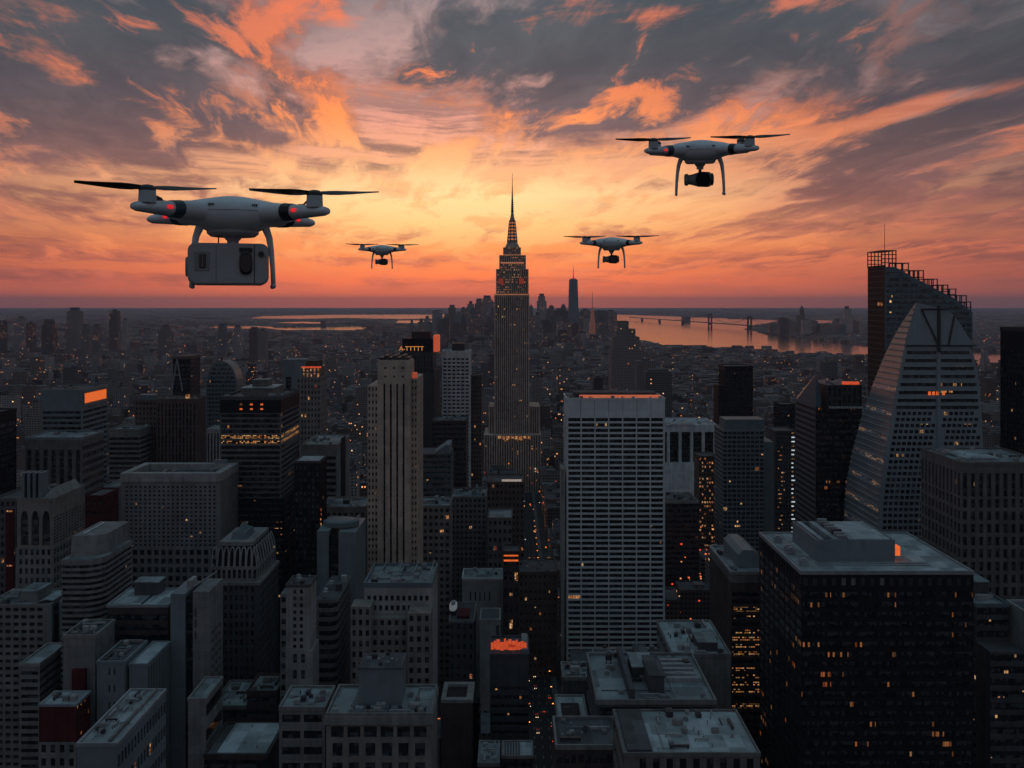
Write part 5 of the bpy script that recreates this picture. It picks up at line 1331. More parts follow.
b = MB(); b.box(t.x1 - 3.5, t.x1 - .5, t.y0 + 1, t.y1 - 2, z + .17, z + 3); b.build('penthouse', M['blue_panel'], t.root)
t = T('well_roof_building', 'grey building with a sunken dark roof well and ribbed corner', 441, 473, 418, 20)
z = Z(703, 418); t.sides = 'R'
t.block(0, z, M['dark_brick'], dict(nx=1, nz=14, fw=.16, fh=.5, dep=.6, mx=(20, 0)), None); t.windows(G0)
b = MB(); b.rings([ring(t.x0, t.x1, t.y0, t.y1, z + .01), ring(t.x0, t.x1, t.y0, t.y1, z + 1.4), ring(t.x0 + 2, t.x1 - 3, t.y0 + 3, t.y1 - 3, z + 1.4), ring(t.x0 + 2, t.x1 - 3, t.y0 + 3, t.y1 - 3, z + .1)], cap=False); b.build('parapet', M['concrete'], t.root)
b = MB(); b.box(t.x0 + 2.1, t.x1 - 3.1, t.y0 + 3.1, t.y1 - 3.1, z + .02, z + .15); b.build('roof_deck', M['black_metal'], t.root)
t = T('low_roof_building', 'small building with a half-slatted pale roof at the bottom beside the avenue', 502, 533, 405, 14)
z = Z(757, 405); t.sides = 'LR'
t.block(0, z, M['dark_brick'], ribbons(10), None); t.windows(G1); t.roof(z, M['pale_felt'], M['concrete'], h=.7)
for k in range(6):
    b = MB(); b.box(t.x0 + 1 + k * 1.2, t.x0 + 1.7 + k * 1.2, t.y0 + 1, t.y1 - 1, z + .17, z + .8); b.build('roof_slat', M['dark_metal'], t.root)
t = T('low_roof_building', 'narrow terraced roof with scattered plant left of the half-slatted roof', 478, 499, 395, 20)
z = Z(765, 395); t.sides = 'LR'
t.block(0, z, M['dark_concrete'], ribbons(10), None); t.windows(G1); t.roof(z, M['felt'], M['concrete']); t.units(z + .17, 8, PLANT, 88, big=.7)

# packed blocks between the tan shaft and the avenue
t = T('banded_building', 'blue-grey banded block with a slanted glass cap and one lit orange floor', 420, 451, 700, 30)
z = Z(454, 700); t.sides = 'R'
t.block(0, z, M['grey_brick'], ribbons(36, fh=.55), ribbons(36)); ws = t.wins; t.wins = [w for w in ws if w[6] in (24, 25)]; t.windows(lit_g); t.wins = [w for w in ws if w[6] not in (24, 25)]; t.windows(GT)
b = MB(); b.v += [(t.x0 + 10, t.y0 + 1, z + .02), (t.x1 - 1, t.y0 + 1, z + .02), (t.x1 - 1, t.y1 - 2, z + .02), (t.x0 + 10, t.y1 - 2, z + .02), (t.x1 - 4, t.y0 + 1, z + 6.5), (t.x1 - 1, t.y0 + 1, z + 6.5), (t.x1 - 1, t.y1 - 2, z + 6.5), (t.x1 - 4, t.y1 - 2, z + 6.5)]
b.f += [(0, 1, 5, 4), (1, 2, 6, 5), (2, 3, 7, 6), (3, 0, 4, 7), (4, 5, 6, 7)]; b.m += [0] * 5; b.build('slanted_cap', M['blue_panel'], t.root)
t = T('masonry_building', 'brown block with square windows in front of the slanted glass cap', 417, 450, 640, 30)
z = Z(507, 640); t.block(0, z, M['limestone'], grid(3.6, 26, .62, .5), None); t.windows(G1, LW, .07); t.roof(z, M['felt'], M['limestone']); t.units(z + .16, 7, PLANT, 90); t.sides = ''
t = T('masonry_building', 'grey block with a dense grid of square windows left of the white-edged brown roof', 451, 486, 690, 34)
z = Z(498, 690); t.sides = 'R'; t.block(0, z, M['taupe'], grid(3.2, 30, .55, .55), grid(3.2, 30)); t.windows(G0, LW, .04); t.roof(z, M['felt'], M['taupe']); t.units(z + .16, 9, PLANT, 91)
b = MB(); b.v += [(X(472, 690), 694, z + .2), (X(481, 690), 694, z + .2), (X(481, 690), 706, z + .2), (X(472, 690), 706, z + .2), (X(476.5, 690), 700, z + 9)]; b.f += [(0, 1, 4), (1, 2, 4), (2, 3, 4), (3, 0, 4)]; b.m += [0] * 4; b.build('pyramid_rooflight', GT, t.root)
t = T('brown_block', 'brown block with a bright white roof edge below the spire tower', 487, 524, 770, 34)
z = Z(483, 770); t.sides = 'LR'; t.block(0, z, M['brown_brick'], grid(3.4, 22, .5, .5), grid(3.4, 22)); t.windows(G0, LW, .05); t.roof(z, M['dark_felt'], M['brown_brick'])
b = MB(); b.box(t.x0 + 12, t.x1 - 2, t.y0 + 2, t.y0 + 4, z + .2, z + 2.2); b.build('lit_roof_edge', lamp_mat('pale_edge_light', (225, 205, 195), .4), t.root)
t = T('masonry_building', 'squat taupe block with a window grid in front of the white-edged brown roof', 488, 512, 670, 30)
z = Z(519, 670); t.sides = 'LR'; t.block(0, z, M['taupe'], grid(3.2, 18, .55, .5), grid(3.2, 18)); t.windows(G1, LW, .06); t.roof(z, M['felt'], M['taupe'])
t = T('shop_building', 'low building outlined by two glowing orange bands', 503, 519, 600, 18)
z = Z(553, 600); t.sides = 'LR'; t.block(0, z, M['dark_brick'], grid(3, 10), None); t.windows(G1, LW, .2); t.roof(z, M['dark_felt'], M['dark_brick'])
for q in ((t.x0 + .5, t.x1 - .5, 1.2, 2.0), (t.x0 + .5, t.x1 - .5, 4.2, 5.2)):
    b = MB(); b.box(q[0], q[1], t.y0 - .5, t.y0 - .05, z - q[3], z - q[2]); b.build('light_band', SIGN, t.root)

# ================================================================ ground and water
HAZE_DENSITY = 3.3e-5
FAR = 42000.0
GM, tt, gb = base_mat('ground_earth')
P_, N_ = objpos(tt); gx, gy, gz = sep(tt, P_)
cell = noise(tt, comb(tt, gx, gy, 0.0), 0.008, 6, 0.7); patch = noise(tt, comb(tt, gx, gy * .35, 0.0), 0.0006, 4, 0.6)
setc(tt, gb, 'Base Color', mixc(tt, (cell * .6 + patch * .4).step(.35, .65), (.028, .028, .028, 1), (.085, .078, .072, 1)))
gb.inputs['Roughness'].default_value = .95
b = MB(); b.quad([(-FAR, -3000, 0), (FAR, -3000, 0), (FAR, FAR, 0), (-FAR, FAR, 0)]); tag(b.build('ground', GM), kind='structure')
WM, tt, wb = base_mat('river_water')
P_, N_ = objpos(tt); gx, gy, gz = sep(tt, P_)
wb.inputs['Base Color'].default_value = (.01, .013, .016, 1); wb.inputs['Roughness'].default_value = .12; wb.inputs['IOR'].default_value = 1.33
wn = noise(tt, comb(tt, gx, gy * .25, 0.0), 0.02, 6, 0.6)
bp = tt.nodes.new('ShaderNodeBump'); bp.inputs['Strength'].default_value = .012; bp.inputs['Distance'].default_value = 8.0
tt.links.new(wn.o, bp.inputs['Height']); tt.links.new(bp.outputs[0], wb.inputs['Normal'])


def GP(px, py):
    Yg = CAMZ * FPX / (py - HY); return ((px - 512) * Yg / FPX, Yg)


WATER = []
def water(name, pts):
    w = [GP(*p) for p in pts]; WATER.append(w)
    b = MB(); b.quad([(*p, .35 + .004 * len(WATER)) for p in w]); me = b.build(name, WM)
    bm = bmesh.new(); bm.from_mesh(me.data); bmesh.ops.triangulate(bm, faces=bm.faces); bmesh.ops.recalc_face_normals(bm, faces=bm.faces)
    for f in bm.faces:
        if f.normal.z < 0: f.normal_flip()
    bm.to_mesh(me.data); bm.free()
    tag(me, kind='structure')
water('river', [(604, 338), (622, 339), (645, 341), (662, 345.5), (700, 346), (723, 350), (740, 351), (760, 353.5), (800, 357), (840, 359.5), (875, 361), (930, 366), (985, 371), (1060, 374), (1060, 357), (985, 352), (930, 348), (862, 345),
                (836, 342), (805, 338), (770, 334.5), (748, 329.5), (756, 325.5), (779, 320.5), (740, 319), (700, 317.5), (660, 316), (620, 314.6), (600, 314.4)])
water('harbour_water', [(812, 323.2), (846, 323.4), (846, 320.6), (812, 320.2)])
water('bay_water', [(250, 318.4), (300, 318.8), (345, 317.8), (400, 319), (470, 318), (490, 316.5), (470, 314.4), (390, 314.6), (330, 314.8), (262, 316.2)])
water('bay_water', [(208, 328.2), (250, 329.0), (258, 327.6), (285, 330.6), (330, 330.4), (374, 331.0), (378, 328.2), (360, 326.2), (318, 326.6), (286, 327.4), (258, 326.0), (214, 325.4)])
water('bay_water', [(396, 322.8), (424, 323.6), (440, 326), (440, 321.4), (418, 320.2), (398, 320.6)])
water('bay_water', [(275, 322.6), (300, 323.6), (352, 323.2), (348, 322.2), (300, 321.8)])
def in_poly(x, y, poly):
    c = False; j = len(poly) - 1
    for i in range(len(poly)):
        if (poly[i][1] > y) != (poly[j][1] > y) and x < (poly[j][0] - poly[i][0]) * (y - poly[i][1]) / (poly[j][1] - poly[i][1]) + poly[i][0]: c = not c
        j = i
    return c
def wet(x, y): return any(in_poly(x, y, w) for w in WATER)

# the lamplit avenue
AX0, AX1, AY0, AY1 = 9.0, 27.0, 430, 1290
asph = wall_mat('asphalt', (.05, .05, .052), .9, .3); pave = wall_mat('pavement_stone', (.2, .2, .2)); paint = wall_mat('road_paint', (.7, .7, .66), .7, .3)
b = MB(); b.quad([(AX0, AY0, .02), (AX1, AY0, .02), (AX1, AY1, .02), (AX0, AY1, .02)]); tag(b.build('avenue_road', asph), kind='structure')
for xa in (AX0 - 3.5, AX1):
    b = MB(); b.box(xa, xa + 3.5, AY0, AY1, .0, .14); tag(b.build('pavement', pave), kind='structure')
b = MB()
for k in range(70):
    for xx in (13.5, 18.0, 22.5): b.quad([(xx - .08, AY0 + k * 12, .026), (xx + .08, AY0 + k * 12, .026), (xx + .08, AY0 + k * 12 + 4, .026), (xx - .08, AY0 + k * 12 + 4, .026)])
tag(b.build('lane_marking', paint), kind='structure')

# cars on the avenue
CP = [paint_mat('car_paint_dark', (.02, .02, .025), .3), paint_mat('car_paint_yellow', (.55, .32, .03), .35), paint_mat('car_paint_silver', (.4, .4, .42), .3, .5)]
TYRE = paint_mat('tyre_rubber', (.02, .02, .02), .8); HEAD = lamp_mat('headlight', (255, 225, 180), 5.0); TAIL = lamp_mat('tail_light', (255, 60, 35), 4.0)
def make_car(paintm, label):
    r = thing('car', (0, 0, 0), label, 'car', 'cars on the lamplit avenue')
    b = MB(); sec = [(-2.3, .45, .62, .8), (-2.2, .4, .85, .86), (-1.2, .38, .95, .88), (.9, .38, .98, .88), (2.1, .4, .92, .86), (2.3, .5, .7, .8)]
    b.rings([[(-w, y, z0), (w, y, z0), (w, y, z1), (-w, y, z1)] for y, z0, z1, w in sec]); b.build('body', paintm, r, bevel=.05)
    b = MB(); b.rings([[(-w, y, z0), (w, y, z0), (w * .86, y * .9, z1), (-w * .86, y * .9, z1)] for y, z0, z1, w in ((-1.1, .96, .99, .8), (-.6, .96, 1.42, .8), (.8, .98, 1.45, .8), (1.7, .98, 1.02, .8))]); b.build('cabin', G0, r)
    for sx in (-.82, .82):
        for sy in (-1.4, 1.4):
            b = MB(); b.tube((sx - .1, sy, .33), (sx + .1, sy, .33), .33, n=12); b.build('wheel', TYRE, r)
        b = MB(); b.box(sx * .75 - .16, sx * .75 + .16, -2.36, -2.28, .62, .78); b.build('headlight', HEAD, r)
        b = MB(); b.box(sx * .78 - .18, sx * .78 + .18, 2.3, 2.37, .72, .86); b.build('tail_light', TAIL, r)
    return r
def dup(root, loc, rz, label, group):
    c = root.copy(); C.objects.link(c); c.location = loc; c.rotation_euler = (0, 0, rz); c['label'] = label
    if group: c['group'] = group
    for ch in root.children:
        q = ch.copy(); C.objects.link(q); q.parent = c
    return c
protos = [make_car(CP[0], 'dark car with lights on, driving down the lamplit avenue'), make_car(CP[1], 'yellow cab with lights on, driving down the lamplit avenue'), make_car(CP[2], 'silver car with lights on, driving down the lamplit avenue')]
rd = random.Random(11)
yy = 545.0; k = 0
while yy < 900:
    ln = rd.randrange(4); xx = 11.2 + 4.5 * ln; p = protos[k % 3]; rz = 0 if ln < 2 else math.pi
    if k < 3: p.location = (xx, yy, .02); p.rotation_euler = (0, 0, rz)
    else: dup(p, (xx, yy, .02), rz, p['label'], p['group'])
    yy += rd.uniform(7, 16); k += 1
# street lamps along both kerbs
LP = lamp_mat('street_lamp_glow', (255, 150, 70), 4.0); POST = paint_mat('lamp_post_paint', (.05, .06, .05), .6)
lamp0 = None
for k in range(22):
    for sx, xx in ((1, AX0 - .8), (-1, AX1 + .8)):
        loc = (xx, 540 + k * 26, .14)
        if lamp0 is None:
            lamp0 = thing('street_lamp', loc, 'street lamp with glowing amber head along the avenue kerb', 'street lamp', 'street lamps along the avenue')
            b = MB(); ox, oy, oz = loc; b.tube((ox, oy, oz), (ox, oy, oz + 8), .12, .07, 6); b.tube((ox, oy, oz + 7.9), (ox + 2.2, oy, oz + 8.4), .06, .05, 6); b.build('post', POST, lamp0)
            b = MB(); b.box(ox + 1.7, ox + 2.6, oy - .25, oy + .25, oz + 8.2, oz + 8.4); b.build('lamp_head', LP, lamp0)
        else: dup(lamp0, loc, 0 if sx > 0 else math.pi, lamp0['label'], lamp0['group'])

# ================================================================ far landmarks
FARW = wall_mat('far_tower_stone', (.13, .13, .14)); FG = glass_mat('far_tower_glass', lit=.03, cu=3, cv=4, power=1.2)
CM = city_mat('city_block_wall', .024); CMF = city_mat('far_city_wall', .014)
def tone(o, v):
    a = o.data.attributes.new('tone', 'FLOAT', 'FACE'); a.data.foreach_set('value', np.resize(np.array(v, dtype=np.float32), len(o.data.polygons)))
def far_tower(p0, p1, py, Y, label, group=None, top=None, dep=None, setback=0.0, name='far_tower', mast=0.0):
    x0, x1 = X(p0, Y), X(p1, Y); dep = dep or max(30, (x1 - x0) * .9); z = Z(py, Y)
    r = thing(name, ((x0 + x1) / 2, Y + dep / 2, 0), label, 'building', group)
    b = MB(); w = x1 - x0
    if setback:
        zs = z * (1 - setback); b.box(x0, x1, Y, Y + dep, 0, zs); b.box(x0 + w * .14, x1 - w * .14, Y + dep * .14, Y + dep * .86, zs + .01, z)
    else: b.box(x0, x1, Y, Y + dep, 0, z)
    tone(b.build('wall', CMF, r), [random.Random(hash((p0, py)) & 255).random()])
    b = MB(); i = .24 + .1 * math.sin(p0); b.box(x0 + w * i, x1 - w * i, Y + dep * .25, Y + dep * .75, z + .02, z + (10 if top is None else top)); b.build('penthouse', FARW, r)
    if mast:
        b = MB(); c = (x0 + x1) / 2; b.tube((c, Y + dep / 2, z), (c, Y + dep / 2, z + mast), max(2.2, w * .05), .8, 6); b.build('mast', FARW, r)
    FOOT.append((x0, x1, Y, Y + dep, label)); return r
DT = 'dim blue-grey tower in the distant downtown skyline around the tall needle tower'
for k, (a, c, y, Yd, sbk) in enumerate([(432, 442, 311, 6400, 0), (443, 449, 316, 6600, .1), (446.5, 457, 307.5, 6900, .2), (455, 462, 313, 6300, 0), (459.5, 467, 309, 7000, .15), (466, 475, 304, 7200, .1), (474.6, 484, 300, 7300, .1), (481, 493, 298, 6900, .06),
                                      (487, 496, 303, 6500, 0), (468, 480, 318, 5900, 0), (484, 494, 320, 5800, .1), (529, 533, 306, 6700, 0), (537, 546.5, 296, 7000, .12), (548, 555, 306, 6800, .3), (553, 569, 310, 7100, .04), (556, 563, 316, 6300, 0),
                                      (579, 592, 310, 7000, .08), (584, 590, 318, 6100, .1), (436, 441, 318, 5900, 0), (461, 466, 316, 6200, .1), (470, 477, 311, 6700, 0), (476, 482, 313, 6000, .1), (490, 495, 310, 6200, .1), (529, 535, 316, 5900, 0), (546, 550, 311, 6500, .1), (550, 556, 318, 6000, .1), (557, 562, 321, 5400, 0), (560, 567, 306, 7300, .15), (580, 585, 315, 6200, 0), (588, 596, 314, 6800, .1), (600, 605, 315, 6100, .1), (610, 615, 318, 6300, 0), (424, 430, 318, 6100, .1), (418, 424, 322, 5800, 0), (427, 433, 324, 5200, .1), (409, 414, 323, 5600, .15), (595, 608, 311, 7100, 0), (606, 617, 311.5, 7300, 0), (534, 541, 315, 6200, .1), (543, 551, 320, 5700, .1), (563, 571, 322, 5600, 0), (597, 606, 321, 5800, .15), (572, 579, 324, 5500, 0), (438, 447, 322, 5600, 0), (452, 461, 324, 5400, .1)]):
    far_tower(a, c, y, Yd, DT, 'distant downtown towers', setback=sbk, top=6 + (k * 7) % 18)
# the tall needle tower
Y = 6800; x0, x1 = X(568.2, Y), X(579, Y); cx = (x0 + x1) / 2
r = thing('needle_tower', (cx, Y + 32, 0), 'tallest distant downtown tower with tapering glass sides and a needle mast', 'skyscraper'); FOOT.append((x0, x1, Y, Y + 64, 'needle'))
b = MB(); h = (x1 - x0) / 2; zt = Z(279.5, Y)
b.rings([[(cx - h * (1 - s * .5 * ca), Y + 32 - h * (1 - s * .5 * ca), z_), (cx + h * (1 - s * .5 * ca), Y + 32 - h * (1 - s * .5 * ca), z_), (cx + h * (1 - s * .5 * ca), Y + 32 + h * (1 - s * .5 * ca), z_), (cx - h * (1 - s * .5 * ca), Y + 32 + h * (1 - s * .5 * ca), z_)] for s, ca, z_ in ((0, 0, 0), (0, 0, 60), (1, .5, zt))])
b.build('wall', M['teal_panel'], r)
b = MB(); b.tube((cx, Y + 32, zt), (cx, Y + 32, zt + 8), h * .6, h * .5, 10); b.tube((cx, Y + 32, zt + 8), (cx, Y + 32, Z(265, Y)), 3.4, .8, 6); b.build('mast', M['steel'], r)
# lit pointed spire beside it
Y = 5200; cx = X(592.6, Y)
r = thing('lit_spire_tower', (cx, Y + 12, 0), 'small floodlit orange spire tower in the distant downtown skyline', 'tower'); FOOT.append((cx - 14, cx + 14, Y, Y + 26, 'litspire'))
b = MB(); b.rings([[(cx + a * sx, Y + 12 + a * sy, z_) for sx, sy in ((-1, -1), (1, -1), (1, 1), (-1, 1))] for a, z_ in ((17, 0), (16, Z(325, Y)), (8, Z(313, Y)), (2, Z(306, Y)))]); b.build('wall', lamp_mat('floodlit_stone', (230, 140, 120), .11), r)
b = MB(); b.tube((cx, Y + 12, Z(306, Y)), (cx, Y + 12, Z(291, Y)), 1.6, .6, 6); b.build('mast', FARW, r)
# broad stepped block in the mid distance
for q in ((613, 642, 334, 2250, 'broad stepped dark block rising before the river'),):
    x0, x1 = X(q[0], q[3]), X(q[1], q[3]); r = thing('stepped_block', ((x0 + x1) / 2, q[3] + 30, 0), q[4], 'building'); FOOT.append((x0 - 10, x1 + 10, q[3], q[3] + 70, 'stepped block'))
    b = MB(); w = x1 - x0
    for a, c, py, y0, y1 in ((.16, .55, 321, 4, 50), (.12, .78, 329, 2, 56), (0, .92, 337, 0, 60), (-.06, 1.06, 350, -4, 66)): b.box(x0 + a * w, x0 + c * w, q[3] + y0, q[3] + y1, 0 if py == 350 else Z({321: 329, 329: 337, 337: 350}[py], q[3]) + .01, Z(py, q[3]))
    tone(b.build('wall', CMF, r), [.80])
for a in ((637, 656, 361, 2000, 'dark flat-topped block right of the broad stepped block', 0), (646, 672, 372, 1700, 'low dark slab with lamps along its roof above the grid tower', 0), (594, 603, 378, 1800, 'slim dark tower standing behind the grid tower roof', 0)):
    far_tower(*a[:5], top=4, name='dark_block')
# towers across the left horizon
for k, a in enumerate(((66.5, 78.5, 310.5, 4300, 'tallest blunt dark tower on the left horizon with a notched top', .02), (109, 117.5, 311, 4500, 'plain upright dark tower second tallest on the left horizon', 0), (41.5, 52.5, 321, 4200, 'stepped tower left of the tallest horizon tower', .1), (14, 24, 318, 4600, 'dark tower nearest the left end of the horizon', .1),
                       (121, 127.5, 320, 4700, 'thin pointed tower just right of the plain upright horizon tower', .4), (81, 88.5, 326, 4100, 'short tower right of the tallest horizon tower', .1), (26, 33, 323, 4400, 'short blunt tower between the two leftmost horizon towers', 0), (158, 170, 327, 3900, 'broad short tower pair block on the left horizon', .1), (218, 225, 326, 3900, 'slim short tower left of the near bay water', 0), (232.5, 241, 327, 4000, 'short wide tower beside the near bay water', .1), (249, 257, 329, 3700, 'stubby tower at the near bay shore', 0), (258, 266, 331, 3500, 'lowest stubby tower at the near bay shore', 0), (-2, 4, 322, 4300, 'tower cut by the left edge on the horizon', 0), (93, 98, 326, 4400, 'narrow tower between the two tallest horizon towers', 0))):
    far_tower(*a[:5], setback=a[5], top=8 if k != 0 else 14)
for a in ((780, 789, 318, 7300), (787, 797, 321, 7600), (797, 804, 316, 7500), (803, 811, 320, 7200), (808, 818, 321, 7700), (834, 840, 319.5, 7400), (815, 823, 325, 7000), (823, 832, 324.5, 6900), (851, 859, 321, 7400), (770, 780, 324, 7700), (840, 846, 325, 7100)):
    far_tower(*a, 'dim tower in the low cluster on the far river shore', 'far shore towers', top=6)
far_tower(800, 805, 308, 7900, 'slim spired tower above the far shore cluster', mast=30, setback=.25, top=14); far_tower(843.5, 853, 309, 7300, 'tallest stepped tower on the far river shore', setback=.25, mast=26, top=22)

# the suspension bridge
Yb0, Yb1 = 8300.0, 13500.0
BRM = wall_mat('bridge_steel', (.07, .07, .075))
bx = lambda yy: X(768, Yb0) + (X(630, Yb1) - X(768, Yb0)) * (yy - Yb0) / (Yb1 - Yb0)
r = thing('suspension_bridge', (bx(Yb0), Yb0, 0), 'long dark suspension bridge crossing the sunset-lit river', 'bridge')
b = MB(); b.rings([[(bx(y_) - 14, y_, 38), (bx(y_) + 14, y_, 38), (bx(y_) + 14, y_, 46), (bx(y_) - 14, y_, 46)] for y_ in (Yb0, 9200, 10500, 12000, Yb1)]); b.build('deck', BRM, r)
tw = (8750.0, 9900.0)
for y_, hh in ((tw[0], 128), (tw[1], 140)):
    b = MB()
    for sx in (-15, 15): b.box(bx(y_) + sx - 6, bx(y_) + sx + 6, y_ - 14, y_ + 14, 0, hh)
    b.box(bx(y_) - 8.98, bx(y_) + 8.98, y_ - 10, y_ + 10, hh - 22, hh - 4); b.box(bx(y_) - 8.98, bx(y_) + 8.98, y_ - 10, y_ + 10, 24, 37.9); b.build('tower', BRM, r)
for y_ in (10900, 11900, 12800):
    b = MB(); b.box(bx(y_) - 12, bx(y_) + 12, y_ - 20, y_ + 20, 0, 37.9); b.build('pier', BRM, r)
for sx in (-14, 14):
    b = MB(); prev = None
    for k in range(31):
        y_ = Yb0 + k * (11200 - Yb0) / 30
        if y_ < tw[0]: h_ = 48 + (126 - 48) * ((y_ - Yb0) / (tw[0] - Yb0)) ** 1.3
        elif y_ < tw[1]: u = (y_ - tw[0]) / (tw[1] - tw[0]); h_ = 52 + 76 * (2 * u - 1) ** 2
        else: h_ = 48 + (138 - 48) * max(0, 1 - (y_ - tw[1]) / (11200 - tw[1])) ** 1.5
        p = (bx(y_) + sx, y_, h_)
        if prev: b.tube(prev, p, 1.4, n=5)
        prev = p
    b.build('cable', BRM, r)
b = MB(); b.box(X(683, 12000), X(690.5, 12000), 12000, 12120, 0, 78); tone(tag(b.build('pier_building', CMF), 'dark square block standing in the river beside the bridge', 'building'), [.1])

# ================================================================ packed blocks
def clash(x0, x1, y0, y1, g=2.0):
    for f in FOOT:
        if x0 < f[1] + g and x1 > f[0] - g and y0 < f[3] + g and y1 > f[2] - g: return True
    return y0 < AY1 and x0 < AX1 + 4 and x1 > AX0 - 4
rd = random.Random(21)
lots = []
AV = [-2600 + 230 * k + 18 for k in range(24)]
Ys = 432.0
while Ys < 3000:
    dpt = 30
    for row in (0, 1):
        yb = Ys + row * (dpt + 1.5)
        lim = .60 * yb + 60
        xx = -lim
        while xx < lim:
            w = rd.uniform(13, 34)
            # leave the avenues open
            a = (xx - 18) % 230
            if a < 13 or a > 217: xx += 8; continue
            if a + w > 217: w = 217 - a
            if w < 8: xx += w + .6; continue
            d = dpt * rd.uniform(.75, 1.0)
            if yb < 620: h = rd.uniform(14, 34)
            elif yb < 1000: h = rd.uniform(18, 58)
            elif yb < 1320: h = rd.uniform(20, 70)
            else: h = rd.uniform(16, 58) * (1.0 if rd.random() > .06 else 1.9)
            if 440 < 512 + xx * FPX / yb < 560 and yb < 1290: h = min(h, 40)
            if 560 < 512 + xx * FPX / yb < 800 and yb > 1700: h = min(h, 48)
            if not clash(xx, xx + w, yb, yb + d) and not wet(xx + w / 2, yb): lots.append((xx, xx + w, yb, yb + d, h, rd.random()))
            xx += w + .6
    Ys += 2 * dpt + 1.5 + 16
print('LOTS', len(lots))

# the ones that show largest stand as buildings of their own
bpy.context.view_layer.update(); dg = bpy.context.evaluated_depsgraph_get()
cp = Vector((0, 0, CAMZ)); seen = []
for q in lots:
    x0, x1, y0, y1, h, tn = q
    px, py, pt = 512 + (x0 + x1) / 2 * FPX / y0, HY + (CAMZ - h) * FPX / y0, 0
    if not (-5 < px < 1030 and py < 766): continue
    size = (x1 - x0) * (h * .6 + 20) / y0 ** 2; n = 0
    if size * 1e6 > 350:
        for fx, fz in ((.2, .99), (.8, .99), (.5, .7)):
            tg = Vector((x0 + (x1 - x0) * fx, y0 - .3, h * fz)); d = tg - cp; L = d.length
            hit = S.ray_cast(dg, cp, d / L, distance=L - 1.0)
            n += not hit[0]
    seen.append((size * (n / 3 + .02), q))
seen.sort(key=lambda s: -s[0])
OWN = [s[1] for s in seen[:290]]; own = set(OWN)
def lot_mesh(b, q, rd, detail=True):
    x0, x1, y0, y1, h, tn = q; w, d = x1 - x0, y1 - y0; n0 = len(b.f)
    st = rd.random()
    if st < .25 and h > 28:
        b.box(x0, x1, y0, y1, 0, h * .78); b.box(x0 + w * .16, x1 - w * .12, y0 + d * .18, y1 - d * .1, h * .78 + .01, h)
        x0, x1, y0, y1 = x0 + w * .16, x1 - w * .12, y0 + d * .18, y1 - d * .1
    else: b.box(x0, x1, y0, y1, 0, h)
    if detail:
        k = len(b.v); o = .15
        a = [(x0 - o, y0 - o), (x1 + o, y0 - o), (x1 + o, y1 + o), (x0 - o, y1 + o)]; i = [(x0 + .5, y0 + .5), (x1 - .5, y0 + .5), (x1 - .5, y1 - .5), (x0 + .5, y1 - .5)]
        b.v += [(*p, h - .5) for p in a] + [(*p, h + .9) for p in a] + [(*p, h + .9) for p in i] + [(*p, h + .02) for p in i]
        for r_ in range(3):
            for e in range(4):
                j = (e + 1) % 4; b.f.append((k + r_ * 4 + e, k + r_ * 4 + j, k + r_ * 4 + 4 + j, k + r_ * 4 + 4 + e)); b.m.append(0)
    return x0, x1, y0, y1, len(b.f) - n0
def zone(q):
    px = 512 + (q[0] + q[1]) / 2 * FPX / q[2]; far = q[2] > 1000
    side = 'west' if px < 365 else ('mid' if px < 600 else 'east')
    return {('west', False): ('small city building in the packed near blocks left of the tan stone shaft', 'packed blocks left of the tan shaft'),
            ('mid', False): ('small city building in the lamplit low blocks between the tan shaft and the grid tower', 'low blocks along the avenue'),
            ('east', False): ('small city building in the packed near blocks right of the grid tower', 'packed blocks right of the grid tower'),
            ('west', True): ('distant low-rise building in the crowded blocks behind the orange-panel and striped towers', 'crowded blocks behind the striped tower'),
            ('mid', True): ('distant low-rise building in the crowded blocks around the spire tower', 'crowded blocks around the spire tower'),
            ('east', True): ('distant low-rise building in the crowded blocks between the grid tower and the river', 'crowded blocks before the river')}[(side, far)]
for q in OWN:
    lb, gr = zone(q)
    r = thing('city_building', ((q[0] + q[1]) / 2, (q[2] + q[3]) / 2, 0), lb, 'building', gr)
    b = MB(); x0, x1, y0, y1, n = lot_mesh(b, q, rd); o = b.build('wall', CM, r); tone(o, [q[5]])
    h = q[4]; b = MB(); w, d = x1 - x0, y1 - y0
    fx, fy = rd.uniform(.15, .5), rd.uniform(.2, .5); b.box(x0 + w * fx, x0 + w * (fx + .3), y0 + d * fy, y0 + d * (fy + .35), h + .03, h + rd.uniform(2.5, 5)); b.build('bulkhead', M['dark_concrete'] if rd.random() < .5 else M['taupe'], r)
    if q[2] < 1100:
        for e in range(rd.randrange(1, 4)):
            b = MB(); ax, ay = x0 + 1 + rd.random() * max(.1, w - 4), y0 + .8 + rd.random() * d * .15; b.box(ax, ax + rd.uniform(1.2, 2.6), ay, ay + 1.6, h + .03, h + 1.6); b.build('air_unit', PLANT[rd.randrange(4)], r)
        if rd.random() < .35:
            b = MB(); ax, ay = x0 + w * .75, y0 + d * .7
            for sx in (-1, 1):
                for sy in (-1, 1): b.tube((ax + sx, ay + sy, h), (ax + sx, ay + sy, h + 3), .12, n=4)
            b.tube((ax, ay, h + 3), (ax, ay, h + 6.2), 1.7, n=10); b.tube((ax, ay, h + 6.2), (ax, ay, h + 7.6), 1.8, .1, 10); b.build('water_tank', M['brown_brick'], r)
